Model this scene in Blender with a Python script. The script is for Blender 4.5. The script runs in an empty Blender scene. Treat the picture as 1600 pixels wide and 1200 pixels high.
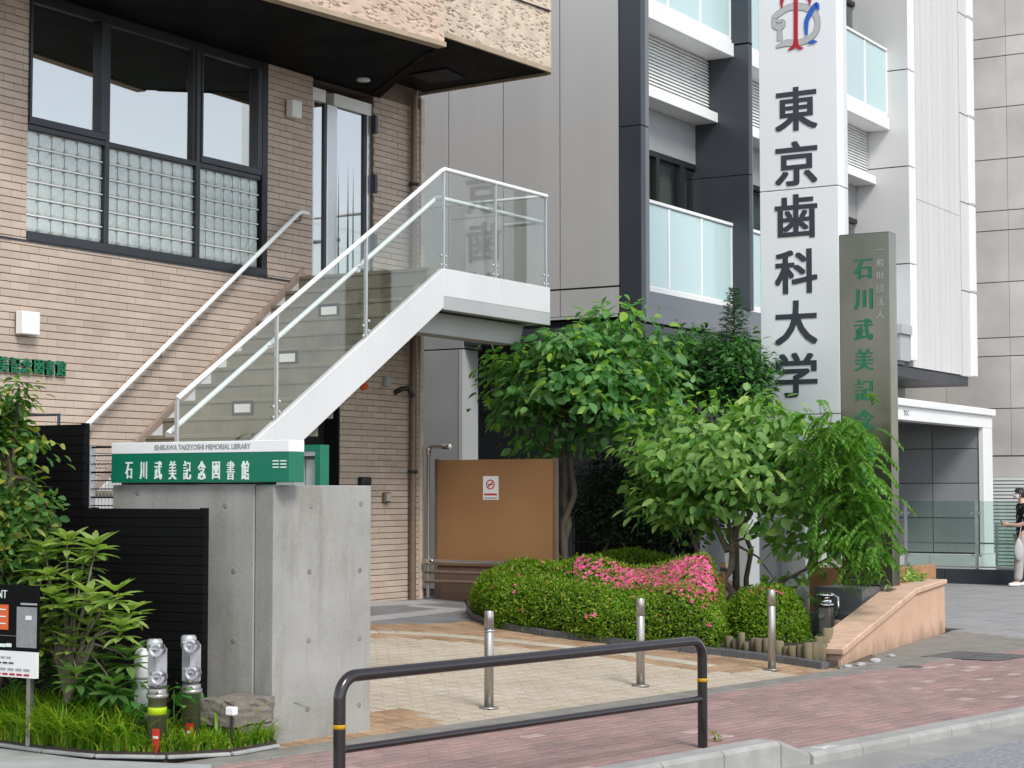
import bpy, bmesh, math, random
import numpy as np
from mathutils import Vector, Matrix

random.seed(7)
RNG = np.random.default_rng(7)
SC = bpy.context.scene
COL = SC.collection
R = math.radians

# ---------------------------------------------------------------- camera
EYE = 1.65                      # eye height in metres above the pavement
FOC = 2950.0                    # focal length in pixels of a 1600 px wide frame
YAW = R(31.4)                   # X runs along the facades, Y into the buildings
PITCH = math.atan(170 / FOC)
cam_data = bpy.data.cameras.new('camera')
cam = bpy.data.objects.new('camera', cam_data)
COL.objects.link(cam)
cam.location = (0, 0, EYE)
cam.rotation_euler = (R(90) + PITCH, 0, YAW - R(90))
cam_data.sensor_width = 36.0
cam_data.lens = 36.0 * FOC / 1600.0
cam_data.clip_start = 0.1
cam_data.clip_end = 2000
SC.camera = cam

# ---------------------------------------------------------------- world, sun, exposure (bright overcast day)
SUN_EL, SUN_AZ = R(46), R(-122)         # direction to the sun, azimuth from +X towards +Y
wd = bpy.data.worlds.new('World'); SC.world = wd; wd.use_nodes = True
wn = wd.node_tree.nodes; wl = wd.node_tree.links
sky = wn.new('ShaderNodeTexSky'); sky.sky_type = 'NISHITA'; sky.sun_disc = False
sky.sun_elevation = SUN_EL; sky.sun_rotation = R(90) - SUN_AZ
sky.air_density = 1.0; sky.dust_density = 0.4; sky.ozone_density = 1.0
hs = wn.new('ShaderNodeHueSaturation'); hs.inputs['Saturation'].default_value = 0.38
wl.new(sky.outputs[0], hs.inputs['Color'])
wl.new(hs.outputs[0], wn['Background'].inputs['Color'])
wn['Background'].inputs['Strength'].default_value = 0.125
sl = bpy.data.lights.new('sun', 'SUN'); sl.energy = 1.5; sl.angle = R(18); sl.color = (1.0, 0.965, 0.91)
so = bpy.data.objects.new('sun', sl); COL.objects.link(so)
sd = Vector((math.cos(SUN_EL) * math.cos(SUN_AZ), math.cos(SUN_EL) * math.sin(SUN_AZ), math.sin(SUN_EL)))
so.rotation_euler = sd.to_track_quat('Z', 'Y').to_euler(); so.location = (10, 0, 30)
SC.view_settings.view_transform = 'Standard'; SC.view_settings.look = 'None'
SC.view_settings.gamma = 1.0; SC.view_settings.exposure = 0.88
SC.view_settings.use_curve_mapping = False
SC.render.engine = 'CYCLES'
SC.cycles.use_denoising = True
SC.cycles.max_bounces = 6; SC.cycles.transparent_max_bounces = 10
SC.cycles.caustics_reflective = False; SC.cycles.caustics_refractive = False

# ---------------------------------------------------------------- survey helpers (sight lines met with real planes)
_f = Vector((math.cos(PITCH) * math.cos(YAW), math.cos(PITCH) * math.sin(YAW), math.sin(PITCH)))
_r = Vector((math.sin(YAW), -math.cos(YAW), 0)); _u = _r.cross(_f); _c = Vector((0, 0, EYE))
def ray(x, y): return _f + _r * ((x - 800) / FOC) + _u * ((600 - y) / FOC)
def PX(x, y, v): r = ray(x, y); return _c + r * (v / r.x)
def PY(x, y, v): r = ray(x, y); return _c + r * (v / r.y)
def PZ(x, y, v=0.0): r = ray(x, y); return _c + r * ((v - EYE) / r.z)
def proj(p):
    q = Vector(p) - _c; d = q.dot(_f); return 800 + FOC * q.dot(_r) / d, 600 - FOC * q.dot(_u) / d, d
# the forecourt of the library is a plane that climbs 6 % away from the pavement border
B0 = Vector((10.564, 7.544)); UB = Vector((0.9892, -0.1466)); NB = Vector((0.1466, 0.9892)); SLOPE = 0.06
def sdist(x, y): return (x - B0.x) * NB.x + (y - B0.y) * NB.y
def tdist(x, y): return (x - B0.x) * UB.x + (y - B0.y) * UB.y
def st(s, t): p = B0 + UB * t + NB * s; return p.x, p.y
def gz(x, y): return SLOPE * min(max(sdist(x, y), 0.0), 6.45)
def PG(x, y, off=0.0):
    r = ray(x, y); k = NB * SLOPE
    t = (off - EYE - k.dot(B0)) / (r.z - k.x * r.x - k.y * r.y); return _c + r * t

# ---------------------------------------------------------------- materials
MATS = {}
def nodes(name):
    m = bpy.data.materials.new(name); m.use_nodes = True; MATS[name] = m
    nt = m.node_tree; b = nt.nodes['Principled BSDF']; return m, nt, nt.nodes, nt.links, b
def mixc(nt, fac, a, b, mode='MIX'):
    n = nt.nodes.new('ShaderNodeMix'); n.data_type = 'RGBA'; n.blend_type = mode
    for sock, v in ((n.inputs[0], fac), (n.inputs[6], a), (n.inputs[7], b)):
        if hasattr(v, 'is_output'): nt.links.new(v, sock)
        elif isinstance(v, (int, float)): sock.default_value = v
        else: sock.default_value = (*v[:3], 1)
    return n.outputs[2]
def ramp(nt, src, p0, p1, c0=(0, 0, 0), c1=(1, 1, 1)):
    n = nt.nodes.new('ShaderNodeValToRGB'); e = n.color_ramp.elements
    e[0].position, e[1].position = p0, p1; e[0].color = (*c0, 1); e[1].color = (*c1, 1)
    nt.links.new(src, n.inputs[0]); return n.outputs[0]
def coords(nt, scale=(1, 1, 1), world=True):
    g = nt.nodes.new('ShaderNodeNewGeometry') if world else nt.nodes.new('ShaderNodeTexCoord')
    mp = nt.nodes.new('ShaderNodeMapping'); mp.inputs['Scale'].default_value = scale
    nt.links.new(g.outputs['Position'] if world else g.outputs['Object'], mp.inputs[0]); return mp.outputs[0]
def noise(nt, vec, scale, detail=4, rough=.55):
    n = nt.nodes.new('ShaderNodeTexNoise'); n.inputs['Scale'].default_value = scale
    n.inputs['Detail'].default_value = detail; n.inputs['Roughness'].default_value = rough
    nt.links.new(vec, n.inputs['Vector']); return n.outputs['Fac']
def rnd(nt):
    """a random number for every piece, whether it is an object or an island of a joined mesh"""
    g = nt.nodes.new('ShaderNodeNewGeometry'); o = nt.nodes.new('ShaderNodeObjectInfo')
    a = nt.nodes.new('ShaderNodeMath'); a.operation = 'ADD'; f = nt.nodes.new('ShaderNodeMath'); f.operation = 'FRACT'
    nt.links.new(g.outputs['Random Per Island'], a.inputs[0]); nt.links.new(o.outputs['Random'], a.inputs[1])
    nt.links.new(a.outputs[0], f.inputs[0]); return f.outputs[0]
def bump(nt, b, h, strength, dist=.01):
    n = nt.nodes.new('ShaderNodeBump'); n.inputs['Strength'].default_value = strength
    n.inputs['Distance'].default_value = dist; nt.links.new(h, n.inputs['Height']); nt.links.new(n.outputs[0], b.inputs['Normal'])
def pm(name, col, rough=.6, metal=0., var=.18, scale=3., vs=(1, 1, 1), grime=0., gcol=(.09, .08, .06), bmp=.15, bs=120., rv=0., col2=None, spec=.5, coat=0.):
    """painted / mineral / metal surface: broad tone drift, fine grain, optional grime and per-piece tone"""
    m, nt, N, L, b = nodes(name)
    v = coords(nt, vs); c = tuple(col)
    if rv or col2:
        rr = rnd(nt); c = mixc(nt, rr, tuple(x * (1 - rv) for x in col), col2 or tuple(min(1, x * (1 + rv)) for x in col))
    n1 = noise(nt, v, scale, 5)
    f = ramp(nt, n1, .3, .72, (1 - var,) * 3, (1 + var * .5,) * 3)
    c = mixc(nt, 1.0, c, f, 'MULTIPLY')
    if grime:
        n2 = noise(nt, v, scale * .45 + .31, 6, .65)
        g = ramp(nt, n2, .52, .75, (0, 0, 0), (grime,) * 3); c = mixc(nt, g, c, gcol)
    L.new(c, b.inputs['Base Color'])
    b.inputs['Metallic'].default_value = metal; b.inputs['Specular IOR Level'].default_value = spec
    rg = ramp(nt, n1, .3, .75, (max(0, rough - .08),) * 3, (min(1, rough + .1),) * 3); L.new(rg, b.inputs['Roughness'])
    if coat: b.inputs['Coat Weight'].default_value = coat
    if bmp: bump(nt, b, noise(nt, coords(nt), bs, 3), bmp, .004)
    return m
def glassm(name, tint, refl=1.6, rough=0., body=None, bodyf=0., rmax=1.0):
    """sheet glass: tinted see-through plus mirror reflection by angle; body = frosted share"""
    m, nt, N, L, b = nodes(name); N.remove(b); out = N['Material Output']
    tr = N.new('ShaderNodeBsdfTransparent'); tr.inputs[0].default_value = (*tint, 1)
    gl = N.new('ShaderNodeBsdfGlossy'); gl.inputs['Roughness'].default_value = rough; gl.inputs[0].default_value = (rmax, rmax, rmax, 1)
    fr = N.new('ShaderNodeFresnel'); gg = N.new('ShaderNodeNewGeometry'); mi = N.new('ShaderNodeMapRange')   # same reflection from both sides of a sheet
    mi.inputs['To Min'].default_value = refl; mi.inputs['To Max'].default_value = 1 / refl
    L.new(gg.outputs['Backfacing'], mi.inputs['Value']); L.new(mi.outputs[0], fr.inputs['IOR'])
    base = tr.outputs[0]
    if body:
        d = N.new('ShaderNodeBsdfDiffuse'); d.inputs[0].default_value = (*body, 1)
        t2 = N.new('ShaderNodeBsdfTranslucent'); t2.inputs[0].default_value = (*body, 1)
        a = N.new('ShaderNodeMixShader'); a.inputs[0].default_value = .35; L.new(d.outputs[0], a.inputs[1]); L.new(t2.outputs[0], a.inputs[2])
        mx = N.new('ShaderNodeMixShader'); mx.inputs[0].default_value = bodyf
        L.new(base, mx.inputs[1]); L.new(a.outputs[0], mx.inputs[2]); base = mx.outputs[0]
    mx = N.new('ShaderNodeMixShader'); L.new(fr.outputs[0], mx.inputs[0]); L.new(base, mx.inputs[1]); L.new(gl.outputs[0], mx.inputs[2])
    L.new(mx.outputs[0], out.inputs[0]); return m
def leafm(name, dark, light, trans=.35, rough=.45, tip=None, tipf=.12):
    m, nt, N, L, b = nodes(name)
    rr = rnd(nt); c = mixc(nt, ramp(nt, rr, .05, .95), dark, light)
    n = noise(nt, coords(nt), 1.7, 2); c = mixc(nt, ramp(nt, n, .35, .7, (.72,) * 3, (1.12,) * 3), (0, 0, 0), c) if False else mixc(nt, 1.0, c, ramp(nt, n, .3, .75, (.75,) * 3, (1.15,) * 3), 'MULTIPLY')
    if tip: c = mixc(nt, ramp(nt, rr, 1 - tipf - .01, 1 - tipf), c, tip)
    L.new(c, b.inputs['Base Color']); b.inputs['Roughness'].default_value = rough
    b.inputs['Specular IOR Level'].default_value = .35
    t = N.new('ShaderNodeBsdfTranslucent'); tc = mixc(nt, 1.0, c, (1.5, 1.7, .6), 'MULTIPLY'); L.new(tc, t.inputs[0])
    mx = N.new('ShaderNodeMixShader'); mx.inputs[0].default_value = trans
    L.new(b.outputs[0], mx.inputs[1]); L.new(t.outputs[0], mx.inputs[2]); L.new(mx.outputs[0], N['Material Output'].inputs[0]); return m
M = MATS

# ---------------------------------------------------------------- mesh building
ORG = {}
def place(o, parent, kind=None):
    COL.objects.link(o)
    if parent is not None: o.parent = parent
    if kind: o['kind'] = kind
    return o
def origin(parent):
    p = parent
    while p is not None:
        if p.name in ORG: return ORG[p.name]
        p = p.parent
    return Vector((0, 0, 0))
def tag(o, label, cat=None, group=None):
    o['label'] = label
    if cat: o['category'] = cat
    if group: o['group'] = group
    return o
def thing(name, loc, label, cat, group=None):
    o = bpy.data.objects.new(name, None); o.empty_display_size = .2; o.location = loc; COL.objects.link(o)
    ORG[o.name] = Vector(loc); return tag(o, label, cat, group)
class MB:
    def __init__(self): self.v = []; self.f = []; self.sm = []
    def add(self, vs, fs, smooth=False):
        n = len(self.v); self.v += [Vector(p) for p in vs]
        self.f += [tuple(i + n for i in f) for f in fs]; self.sm += [smooth] * len(fs); return self
    def box(self, x0, y0, z0, x1, y1, z1):
        x0, x1 = sorted((x0, x1)); y0, y1 = sorted((y0, y1)); z0, z1 = sorted((z0, z1))
        return self.add([(x0, y0, z0), (x1, y0, z0), (x1, y1, z0), (x0, y1, z0), (x0, y0, z1), (x1, y0, z1), (x1, y1, z1), (x0, y1, z1)],
                        [(0, 3, 2, 1), (4, 5, 6, 7), (0, 1, 5, 4), (1, 2, 6, 5), (2, 3, 7, 6), (3, 0, 4, 7)])
    def obox(self, c, ax, ay, az):
        """box from centre and three half-axis vectors"""
        c, ax, ay, az = Vector(c), Vector(ax), Vector(ay), Vector(az)
        vs = [c + ax * i + ay * j + az * k for k in (-1, 1) for (i, j) in ((-1, -1), (1, -1), (1, 1), (-1, 1))]
        fl = [(0, 3, 2, 1), (4, 5, 6, 7), (0, 1, 5, 4), (1, 2, 6, 5), (2, 3, 7, 6), (3, 0, 4, 7)]
        if ax.cross(ay).dot(az) < 0: fl = [f[::-1] for f in fl]
        return self.add(vs, fl)
    def prism(self, poly, off):
        """polygon of 3D points swept by the vector off"""
        off = Vector(off); n = len(poly); P = [Vector(p) for p in poly]
        nr = sum(((P[i] - P[0]).cross(P[i + 1] - P[0]) for i in range(1, n - 1)), Vector())
        if nr.dot(off) > 0: P = P[::-1]
        vs = P + [p + off for p in P]
        fs = [tuple(range(n)), tuple(range(2 * n - 1, n - 1, -1))]
        fs += [(i, i + n, (i + 1) % n + n, (i + 1) % n) for i in range(n)]
        return self.add(vs, fs)
    def tube(self, pts, r, n=10, caps=True, smooth=True):
        P = [Vector(p) for p in pts]; rr = r if isinstance(r, (list, tuple)) else [r] * len(P)
        vs = []; up = None
        for i, p in enumerate(P):
            t = ((P[min(i + 1, len(P) - 1)] - p).normalized() + (p - P[max(i - 1, 0)]).normalized()).normalized()
            if up is None: up = Vector((0, 0, 1)) if abs(t.z) < .9 else Vector((1, 0, 0))
            a = t.cross(up).normalized(); b = a.cross(t).normalized(); up = b
            for k in range(n):
                w = 2 * math.pi * k / n; vs.append(p + (a * math.cos(w) + b * math.sin(w)) * rr[i])
        fs = []
        for i in range(len(P) - 1):
            for k in range(n):
                q = (k + 1) % n; fs.append((i * n + k, i * n + q, (i + 1) * n + q, (i + 1) * n + k))
        self.add(vs, fs, smooth)
        if caps:
            self.add(vs[:n], [tuple(range(n))[::-1]]); self.add(vs[-n:], [tuple(range(n))])
        return self
    def lathe(self, prof, c, axis=(0, 0, 1), n=20, smooth=True):
        """profile of (radius, height) swept round an axis at c"""
        ax = Vector(axis).normalized(); a = ax.orthogonal().normalized(); b = ax.cross(a); c = Vector(c)
        vs = []
        for (r, h) in prof:
            for k in range(n):
                w = 2 * math.pi * k / n; vs.append(c + ax * h + (a * math.cos(w) + b * math.sin(w)) * r)
        fs = []
        for i in range(len(prof) - 1):
            for k in range(n):
                q = (k + 1) % n; fs.append((i * n + k, i * n + q, (i + 1) * n + q, (i + 1) * n + k))
        fs.append(tuple(range(n))[::-1]); m = (len(prof) - 1) * n; self.add(vs, fs, smooth)
        self.add(vs[m:], [tuple(range(n))]); return self
    def build(self, name, mat, parent=None, bev=0., kind=None, seg=1, auto=False):
        o0 = origin(parent)
        me = bpy.data.meshes.new(name); me.from_pydata([p - o0 for p in self.v], [], self.f)
        me.polygons.foreach_set('use_smooth', self.sm); me.materials.append(M[mat] if isinstance(mat, str) else mat); me.update()
        o = bpy.data.objects.new(name, me); place(o, parent, kind)
        if bev:
            b = o.modifiers.new('bevel', 'BEVEL'); b.width = bev; b.segments = seg; b.limit_method = 'ANGLE'; b.angle_limit = R(40)
        return o
def B(name, mat, parent, *a, bev=0., kind=None): return MB().box(*a).build(name, mat, parent, bev, kind)
def structure(o): o['kind'] = 'structure'; return o
def np_mesh(name, V, F, mat, parent=None, smooth=False, kind=None):
    """V (n,3) array, F (m,k) array of equal faces"""
    o0 = origin(parent); V = np.asarray(V, dtype=np.float32) - np.array(o0, dtype=np.float32); F = np.asarray(F, dtype=np.int32)
    me = bpy.data.meshes.new(name); k = F.shape[1]
    me.vertices.add(len(V)); me.vertices.foreach_set('co', V.ravel())
    me.loops.add(F.size); me.loops.foreach_set('vertex_index', F.ravel())
    me.polygons.add(len(F)); me.polygons.foreach_set('loop_start', np.arange(0, F.size, k, dtype=np.int32))
    me.polygons.foreach_set('loop_total', np.full(len(F), k, dtype=np.int32))
    me.update(calc_edges=True); me.validate()
    if smooth: me.polygons.foreach_set('use_smooth', np.ones(len(F), dtype=bool))
    me.materials.append(M[mat]); o = bpy.data.objects.new(name, me); return place(o, parent, kind)
def shared(name, mesh, loc, parent, rot=None, scale=None):
    """one more piece that shares the mesh of its like"""
    o = bpy.data.objects.new(name, mesh); o.location = Vector(loc) - origin(parent)
    if rot is not None: o.rotation_euler = rot
    if scale is not None: o.scale = scale
    return place(o, parent)
def lettering(s, size, name, mat, parent, origin_pt, xa, ya, bold=0., ext=.004, wid=None, center=True, name2=None):
    """writing as raised letters: xa = reading direction, ya = up"""
    cu = bpy.data.curves.new(name, 'FONT'); cu.body = s; cu.size = size; cu.extrude = ext
    cu.align_x = 'CENTER' if center else 'LEFT'; cu.align_y = 'CENTER'; cu.resolution_u = 3
    t = bpy.data.objects.new('tmp', cu); COL.objects.link(t); bpy.context.view_layer.update()
    me = bpy.data.meshes.new_from_object(t.evaluated_get(bpy.context.evaluated_depsgraph_get()))
    bpy.data.objects.remove(t); bpy.data.curves.remove(cu)
    n = len(me.vertices); co = np.empty(n * 3, dtype=np.float32); me.vertices.foreach_get('co', co); co = co.reshape(-1, 3)
    if n and center:
        co[:, 0] -= (co[:, 0].max() + co[:, 0].min()) / 2; co[:, 1] -= (co[:, 1].max() + co[:, 1].min()) / 2
    w = co[:, 0].max() - co[:, 0].min() if n else 1
    if wid: co[:, 0] *= wid / w
    bx, by = bold if isinstance(bold, tuple) else (bold, bold)
    if bx or by:                    # heavier strokes: the glyph laid again a little to each side
        F = [tuple(q.vertices) for q in me.polygons]; VS, FS = [], []
        for k, (dx, dy) in enumerate(((0, 0), (bx, by), (-bx, by), (bx, -by), (-bx, -by))):
            VS.append(co + np.array([dx, dy, k * .0002], dtype=np.float32)); FS += [tuple(i + n * k for i in f) for f in F]
        co = np.concatenate(VS); me2 = bpy.data.meshes.new(name); me2.from_pydata(co.tolist(), [], FS); bpy.data.meshes.remove(me); me = me2
    xa, ya = Vector(xa).normalized(), Vector(ya).normalized(); za = xa.cross(ya)
    A = np.array([xa, ya, za], dtype=np.float32); co = co @ A + np.array(Vector(origin_pt) - origin(parent), dtype=np.float32)
    me.vertices.foreach_set('co', co.ravel()); me.update(); me.materials.clear(); me.materials.append(M[mat])
    o = bpy.data.objects.new(name, me); return place(o, parent)

# ================================================================ material list
pm('earth', (.09, .07, .05), .95, var=.3, scale=2, bmp=.6, bs=30)
pm('soil', (.055, .04, .03), .95, var=.4, scale=6, bmp=.8, bs=40)
pm('asphalt', (.3, .305, .315), .85, var=.45, scale=38, bmp=.9, bs=160, grime=.5, gcol=(.13, .13, .135))
pm('gutter', (0.315, 0.306, 0.289), .85, var=.2, scale=2.5, grime=.35, gcol=(0.17, 0.162, 0.145), bmp=.4, bs=160)
pm('kerbstone', (0.361, 0.354, 0.332), .85, var=.2, scale=5, grime=.45, gcol=(0.196, 0.188, 0.167), bmp=.5, bs=140, rv=.08)
pm('grout_pink', (.13, .095, .085), .95, var=.2, scale=8)
pm('grout_cream', (.12, .095, .06), .95, var=.25, scale=6)
pm('paver_pink', (0.30, 0.212, 0.197), .8, var=.2, scale=1.4, grime=.45, gcol=(0.221, 0.145, 0.128), bmp=.4, bs=180, rv=.10, col2=(0.365, 0.23, 0.204))
pm('paver_pale', (0.442, 0.34, 0.306), .8, var=.15, scale=3, bmp=.4, bs=180, rv=.12)
pm('tile_cream', (0.47, 0.39, 0.29), .75, var=.12, scale=1.2, grime=.18, gcol=(0.34, 0.28, 0.2), bmp=.3, bs=160, rv=.04, col2=(0.5, 0.435, 0.345))
pm('tile_orange', (0.357, 0.221, 0.128), .75, var=.2, scale=1.6, grime=.3, gcol=(0.255, 0.162, 0.0935), bmp=.3, bs=160, rv=.13, col2=(0.425, 0.289, 0.178))
pm('band_stone', (0.51, 0.468, 0.374), .7, var=.15, scale=3, bmp=.3, rv=.06)
pm('slab_grey', (.2, .2, .21), .6, var=.2, scale=3, bmp=.25, rv=.08)
pm('slab_light', (.4, .4, .4), .65, var=.15, scale=3, bmp=.25, rv=.05)
pm('fore_tile', (.31, .305, .30), .65, var=.15, scale=1.3, bmp=.25, rv=.06)
pm('border_conc', (0.246, 0.23, 0.204), .9, var=.25, scale=4, grime=.4, gcol=(0.128, 0.119, 0.102), bmp=.5)
pm('iron_plate', (.16, .15, .145), .55, .5, var=.25, scale=6, bmp=.6, bs=90)
pm('white_mark', (.75, .75, .73), .7, var=.15, scale=14)
pm('mortar', (.2, .15, .11), .95, var=.2, scale=4)
pm('brick', (.51, .405, .33), .72, var=.14, scale=1.1, grime=.25, gcol=(.44, .31, .23), bmp=.35, bs=200, rv=.04, col2=(.57, .46, .38))
pm('stone_rough', (.60, .46, .355), .85, var=.2, scale=5, grime=.15, gcol=(.44, .33, .24), bmp=.2, bs=60)
pm('stone_pale', (.62, .51, .40), .85, var=.22, scale=5, grime=.35, gcol=(.38, .32, .25), bmp=.2, bs=60)
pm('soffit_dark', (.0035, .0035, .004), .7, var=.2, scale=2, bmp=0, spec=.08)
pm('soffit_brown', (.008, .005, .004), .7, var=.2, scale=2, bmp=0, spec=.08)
pm('stone_lip', (.4, .32, .23), .8, var=.2, scale=4)
pm('frame_dark', (.045, .05, .058), .4, .4, var=.1, bmp=0)
pm('frame_black', (.012, .012, .014), .5, var=.1, bmp=0)
pm('alu', (.62, .64, .66), .33, .75, var=.08, vs=(20, 20, 1), bmp=0)
pm('steel', (.46, .435, .40), .36, .85, var=.1, vs=(30, 30, 1), bmp=.05)
pm('chrome', (.75, .75, .76), .14, 1., var=.05, bmp=0)
pm('cast_metal', (.5, .51, .53), .42, .5, var=.2, scale=14, bmp=.3, bs=160)
pm('white_paint', (.66, .665, .67), .45, var=.06, scale=2.2, vs=(1, 1, .25), grime=.22, gcol=(.5, .5, .47), bmp=.05)
pm('white_rail', (.88, .9, .89), .35, 0., var=.04, bmp=0)
pm('white_light', (.82, .82, .8), .4, var=.03, bmp=0)
pm('step_stone', (.21, .185, .135), .7, var=.25, scale=4, grime=.35, gcol=(.13, .115, .08), bmp=.3, rv=.1)
pm('skirt_stone', (.33, .25, .2), .6, var=.2, scale=3)
pm('grey_paint', (.33, .335, .34), .5, .1, var=.1, scale=1.0, bmp=.05)
pm('under_grey', (.42, .43, .43), .6, var=.1, scale=1.0, bmp=.05)
pm('pipe_brown', (.2, .135, .1), .5, .2, var=.15, scale=5)
pm('board_brown', (.36, .19, .085), .55, .15, var=.1, scale=1.2, grime=.12, gcol=(.26, .13, .06), bmp=.08)
pm('door_void', (.008, .006, .006), .8, var=.1, bmp=0)
pm('interior', (.05, .05, .048), .9, var=.3, scale=1.5, bmp=0)
pm('blind', (.62, .66, .58), .8, var=.1, bmp=0)
pm('green_sign', (.0, .16, .088), .45, var=.06, bmp=0)
pm('green_letter', (.015, .17, .085), .4, .1, var=.15, scale=20, bmp=0)
pm('letter_white', (.75, .85, .8), .4, var=.05, bmp=0)
pm('letter_grey', (.35, .36, .36), .5, var=.05, bmp=0)
pm('letter_ink', (.035, .042, .055), .45, var=.05, bmp=0)
pm('logo_red', (.42, .012, .03), .4, var=.05, bmp=0)
pm('logo_blue', (.02, .12, .5), .4, var=.05, bmp=0)
pm('logo_grey', (.5, .5, .5), .45, .1, var=.05, bmp=0)
pm('logo_line', (.2, .2, .2), .5, var=.05, bmp=0)
pm('red_sign', (.6, .03, .015), .5, var=.05, bmp=0)
pm('orange_sign', (.75, .13, .03), .5, var=.05, bmp=0)
pm('lime_band', (.55, .75, .02), .45, var=.05, bmp=0)
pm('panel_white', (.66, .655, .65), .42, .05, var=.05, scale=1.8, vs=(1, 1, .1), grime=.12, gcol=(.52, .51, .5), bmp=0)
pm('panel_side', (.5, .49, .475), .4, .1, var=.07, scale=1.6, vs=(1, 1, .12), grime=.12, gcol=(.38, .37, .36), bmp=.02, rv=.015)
pm('univ_white', (.84, .84, .83), .45, var=.03, scale=.8, bmp=.02)
pm('univ_dark', (0.06, 0.068, 0.08), .38, .3, var=.07, scale=.8, bmp=.03)
pm('univ_mid', (.2, .215, .235), .4, .35, var=.07, scale=.8, bmp=.03)
pm('joint_black', (.02, .02, .022), .8, var=.1, bmp=0)
pm('granite', (.3, .31, .315), .45, var=.15, scale=30, bmp=.15, bs=300, rv=.08)
pm('granite_dark', (.105, .11, .115), .4, var=.2, scale=30, bmp=.15, bs=300, rv=.08)
pm('conc_panel', (.63, .60, .57), .8, var=.2, scale=.9, grime=.25, gcol=(.4, .37, .34), bmp=.2, rv=.05)
pm('louver_white', (.82, .83, .81), .5, var=.05, bmp=0)
pm('pylon_white', (.84, .865, .88), .36, .1, var=.03, scale=.5, bmp=0)
pm('peach_top', (.62, .42, .3), .9, var=.2, scale=6, grime=.5, gcol=(.36, .25, .17), bmp=.7, bs=90)
pm('planter_orange', (.4, .2, .1), .85, var=.2, scale=4)
pm('log_wood', (.2, .165, .1), .9, var=.35, scale=9, vs=(1, 1, .3), grime=.4, gcol=(.09, .1, .05), bmp=.7, bs=60, rv=.15)
pm('post_taupe', (.27, .235, .2), .5, .3, var=.15, scale=6)
pm('stake_wood', (.45, .2, .07), .85, var=.25, scale=8, bmp=.4)
pm('bark', (.12, .095, .07), .95, var=.4, scale=14, vs=(1, 1, .35), bmp=1., bs=40)
pm('bark_pale', (.2, .165, .12), .95, var=.4, scale=14, vs=(1, 1, .35), bmp=1., bs=40)
pm('rail_brown', (.014, .009, .010), .26, .0, var=.12, scale=8, bmp=.04, coat=.5)
pm('rail_yellow', (.75, .42, .01), .5, var=.08, bmp=0)
pm('slat_black', (.004, .004, .0045), .7, var=.15, scale=6, bmp=.1, spec=.15)
pm('stone_block', (.22, .195, .165), .95, var=.35, scale=9, grime=.5, gcol=(.1, .09, .07), bmp=1., bs=45)
pm('skin', (.62, .4, .3), .55, var=.06, bmp=0)
pm('hair', (.012, .01, .01), .5, var=.2, bmp=.3)
pm('mask_white', (.8, .8, .8), .7, var=.03, bmp=0)
pm('trousers', (.42, .39, .37), .9, var=.12, scale=9, bmp=.3)
pm('shoe_white', (.8, .8, .8), .6, var=.03, bmp=0)
pm('phone_case', (.12, .13, .13), .3, var=.05, bmp=0)
pm('bag_cloth', (.5, .49, .47), .9, var=.1, bmp=.2)
pm('blossom', (.75, .06, .24), .6, var=.1, scale=4, bmp=0, rv=.12, col2=(.88, .17, .36))
pm('blossom_orange', (.8, .22, .2), .6, var=.1, bmp=0, rv=.1)
glassm('glass_clear', (.93, .95, .938), 1.5)
glassm('glass_window', (.62, .66, .62), 6.0)
glassm('glass_door', (.2, .23, .25), 7.0)
glassm('glass_frost', (.8, .95, .95), 1.4, .15, body=(.78, .95, .95), bodyf=.88)
glassm('glass_univ', (.6, .64, .62), 2.0)
glassm('glass_rail', (.80, .88, .85), 1.5)
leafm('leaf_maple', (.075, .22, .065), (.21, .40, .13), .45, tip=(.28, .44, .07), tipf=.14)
leafm('leaf_maple_shaded', (.02, .08, .022), (.06, .17, .04), .35)
leafm('leaf_light', (.12, .28, .06), (.30, .47, .14), .45, tip=(.42, .56, .18), tipf=.14)
leafm('leaf_feather', (.07, .21, .025), (.17, .34, .055), .42)
leafm('leaf_fir', (.02, .08, .04), (.06, .16, .07), .25)
leafm('leaf_mid', (.035, .13, .03), (.10, .25, .06), .4)
leafm('leaf_shade', (.006, .022, .006), (.02, .055, .016), .2)  # near-black green: the shade under the canopy is put into the leaf colour
leafm('leaf_azalea', (.10, .22, .012), (.26, .42, .03), .42, tip=(.36, .36, .05), tipf=.12)
leafm('leaf_bush', (.05, .15, .035), (.16, .3, .07), .4, tip=(.34, .37, .08), tipf=.2)
leafm('leaf_whorl', (.2, .32, .07), (.4, .5, .17), .4, rough=.35)
leafm('leaf_whorl_dark', (.08, .18, .05), (.19, .31, .09), .4, rough=.35)
leafm('grass_blade', (.09, .24, .015), (.3, .44, .035), .45, tip=(.5, .5, .06), tipf=.14)
leafm('weed_leaf', (.06, .22, .04), (.17, .38, .09), .4)
pm('foliage_core', (.012, .022, .007), 1., var=.4, scale=8, bmp=.5, bs=30)

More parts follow.
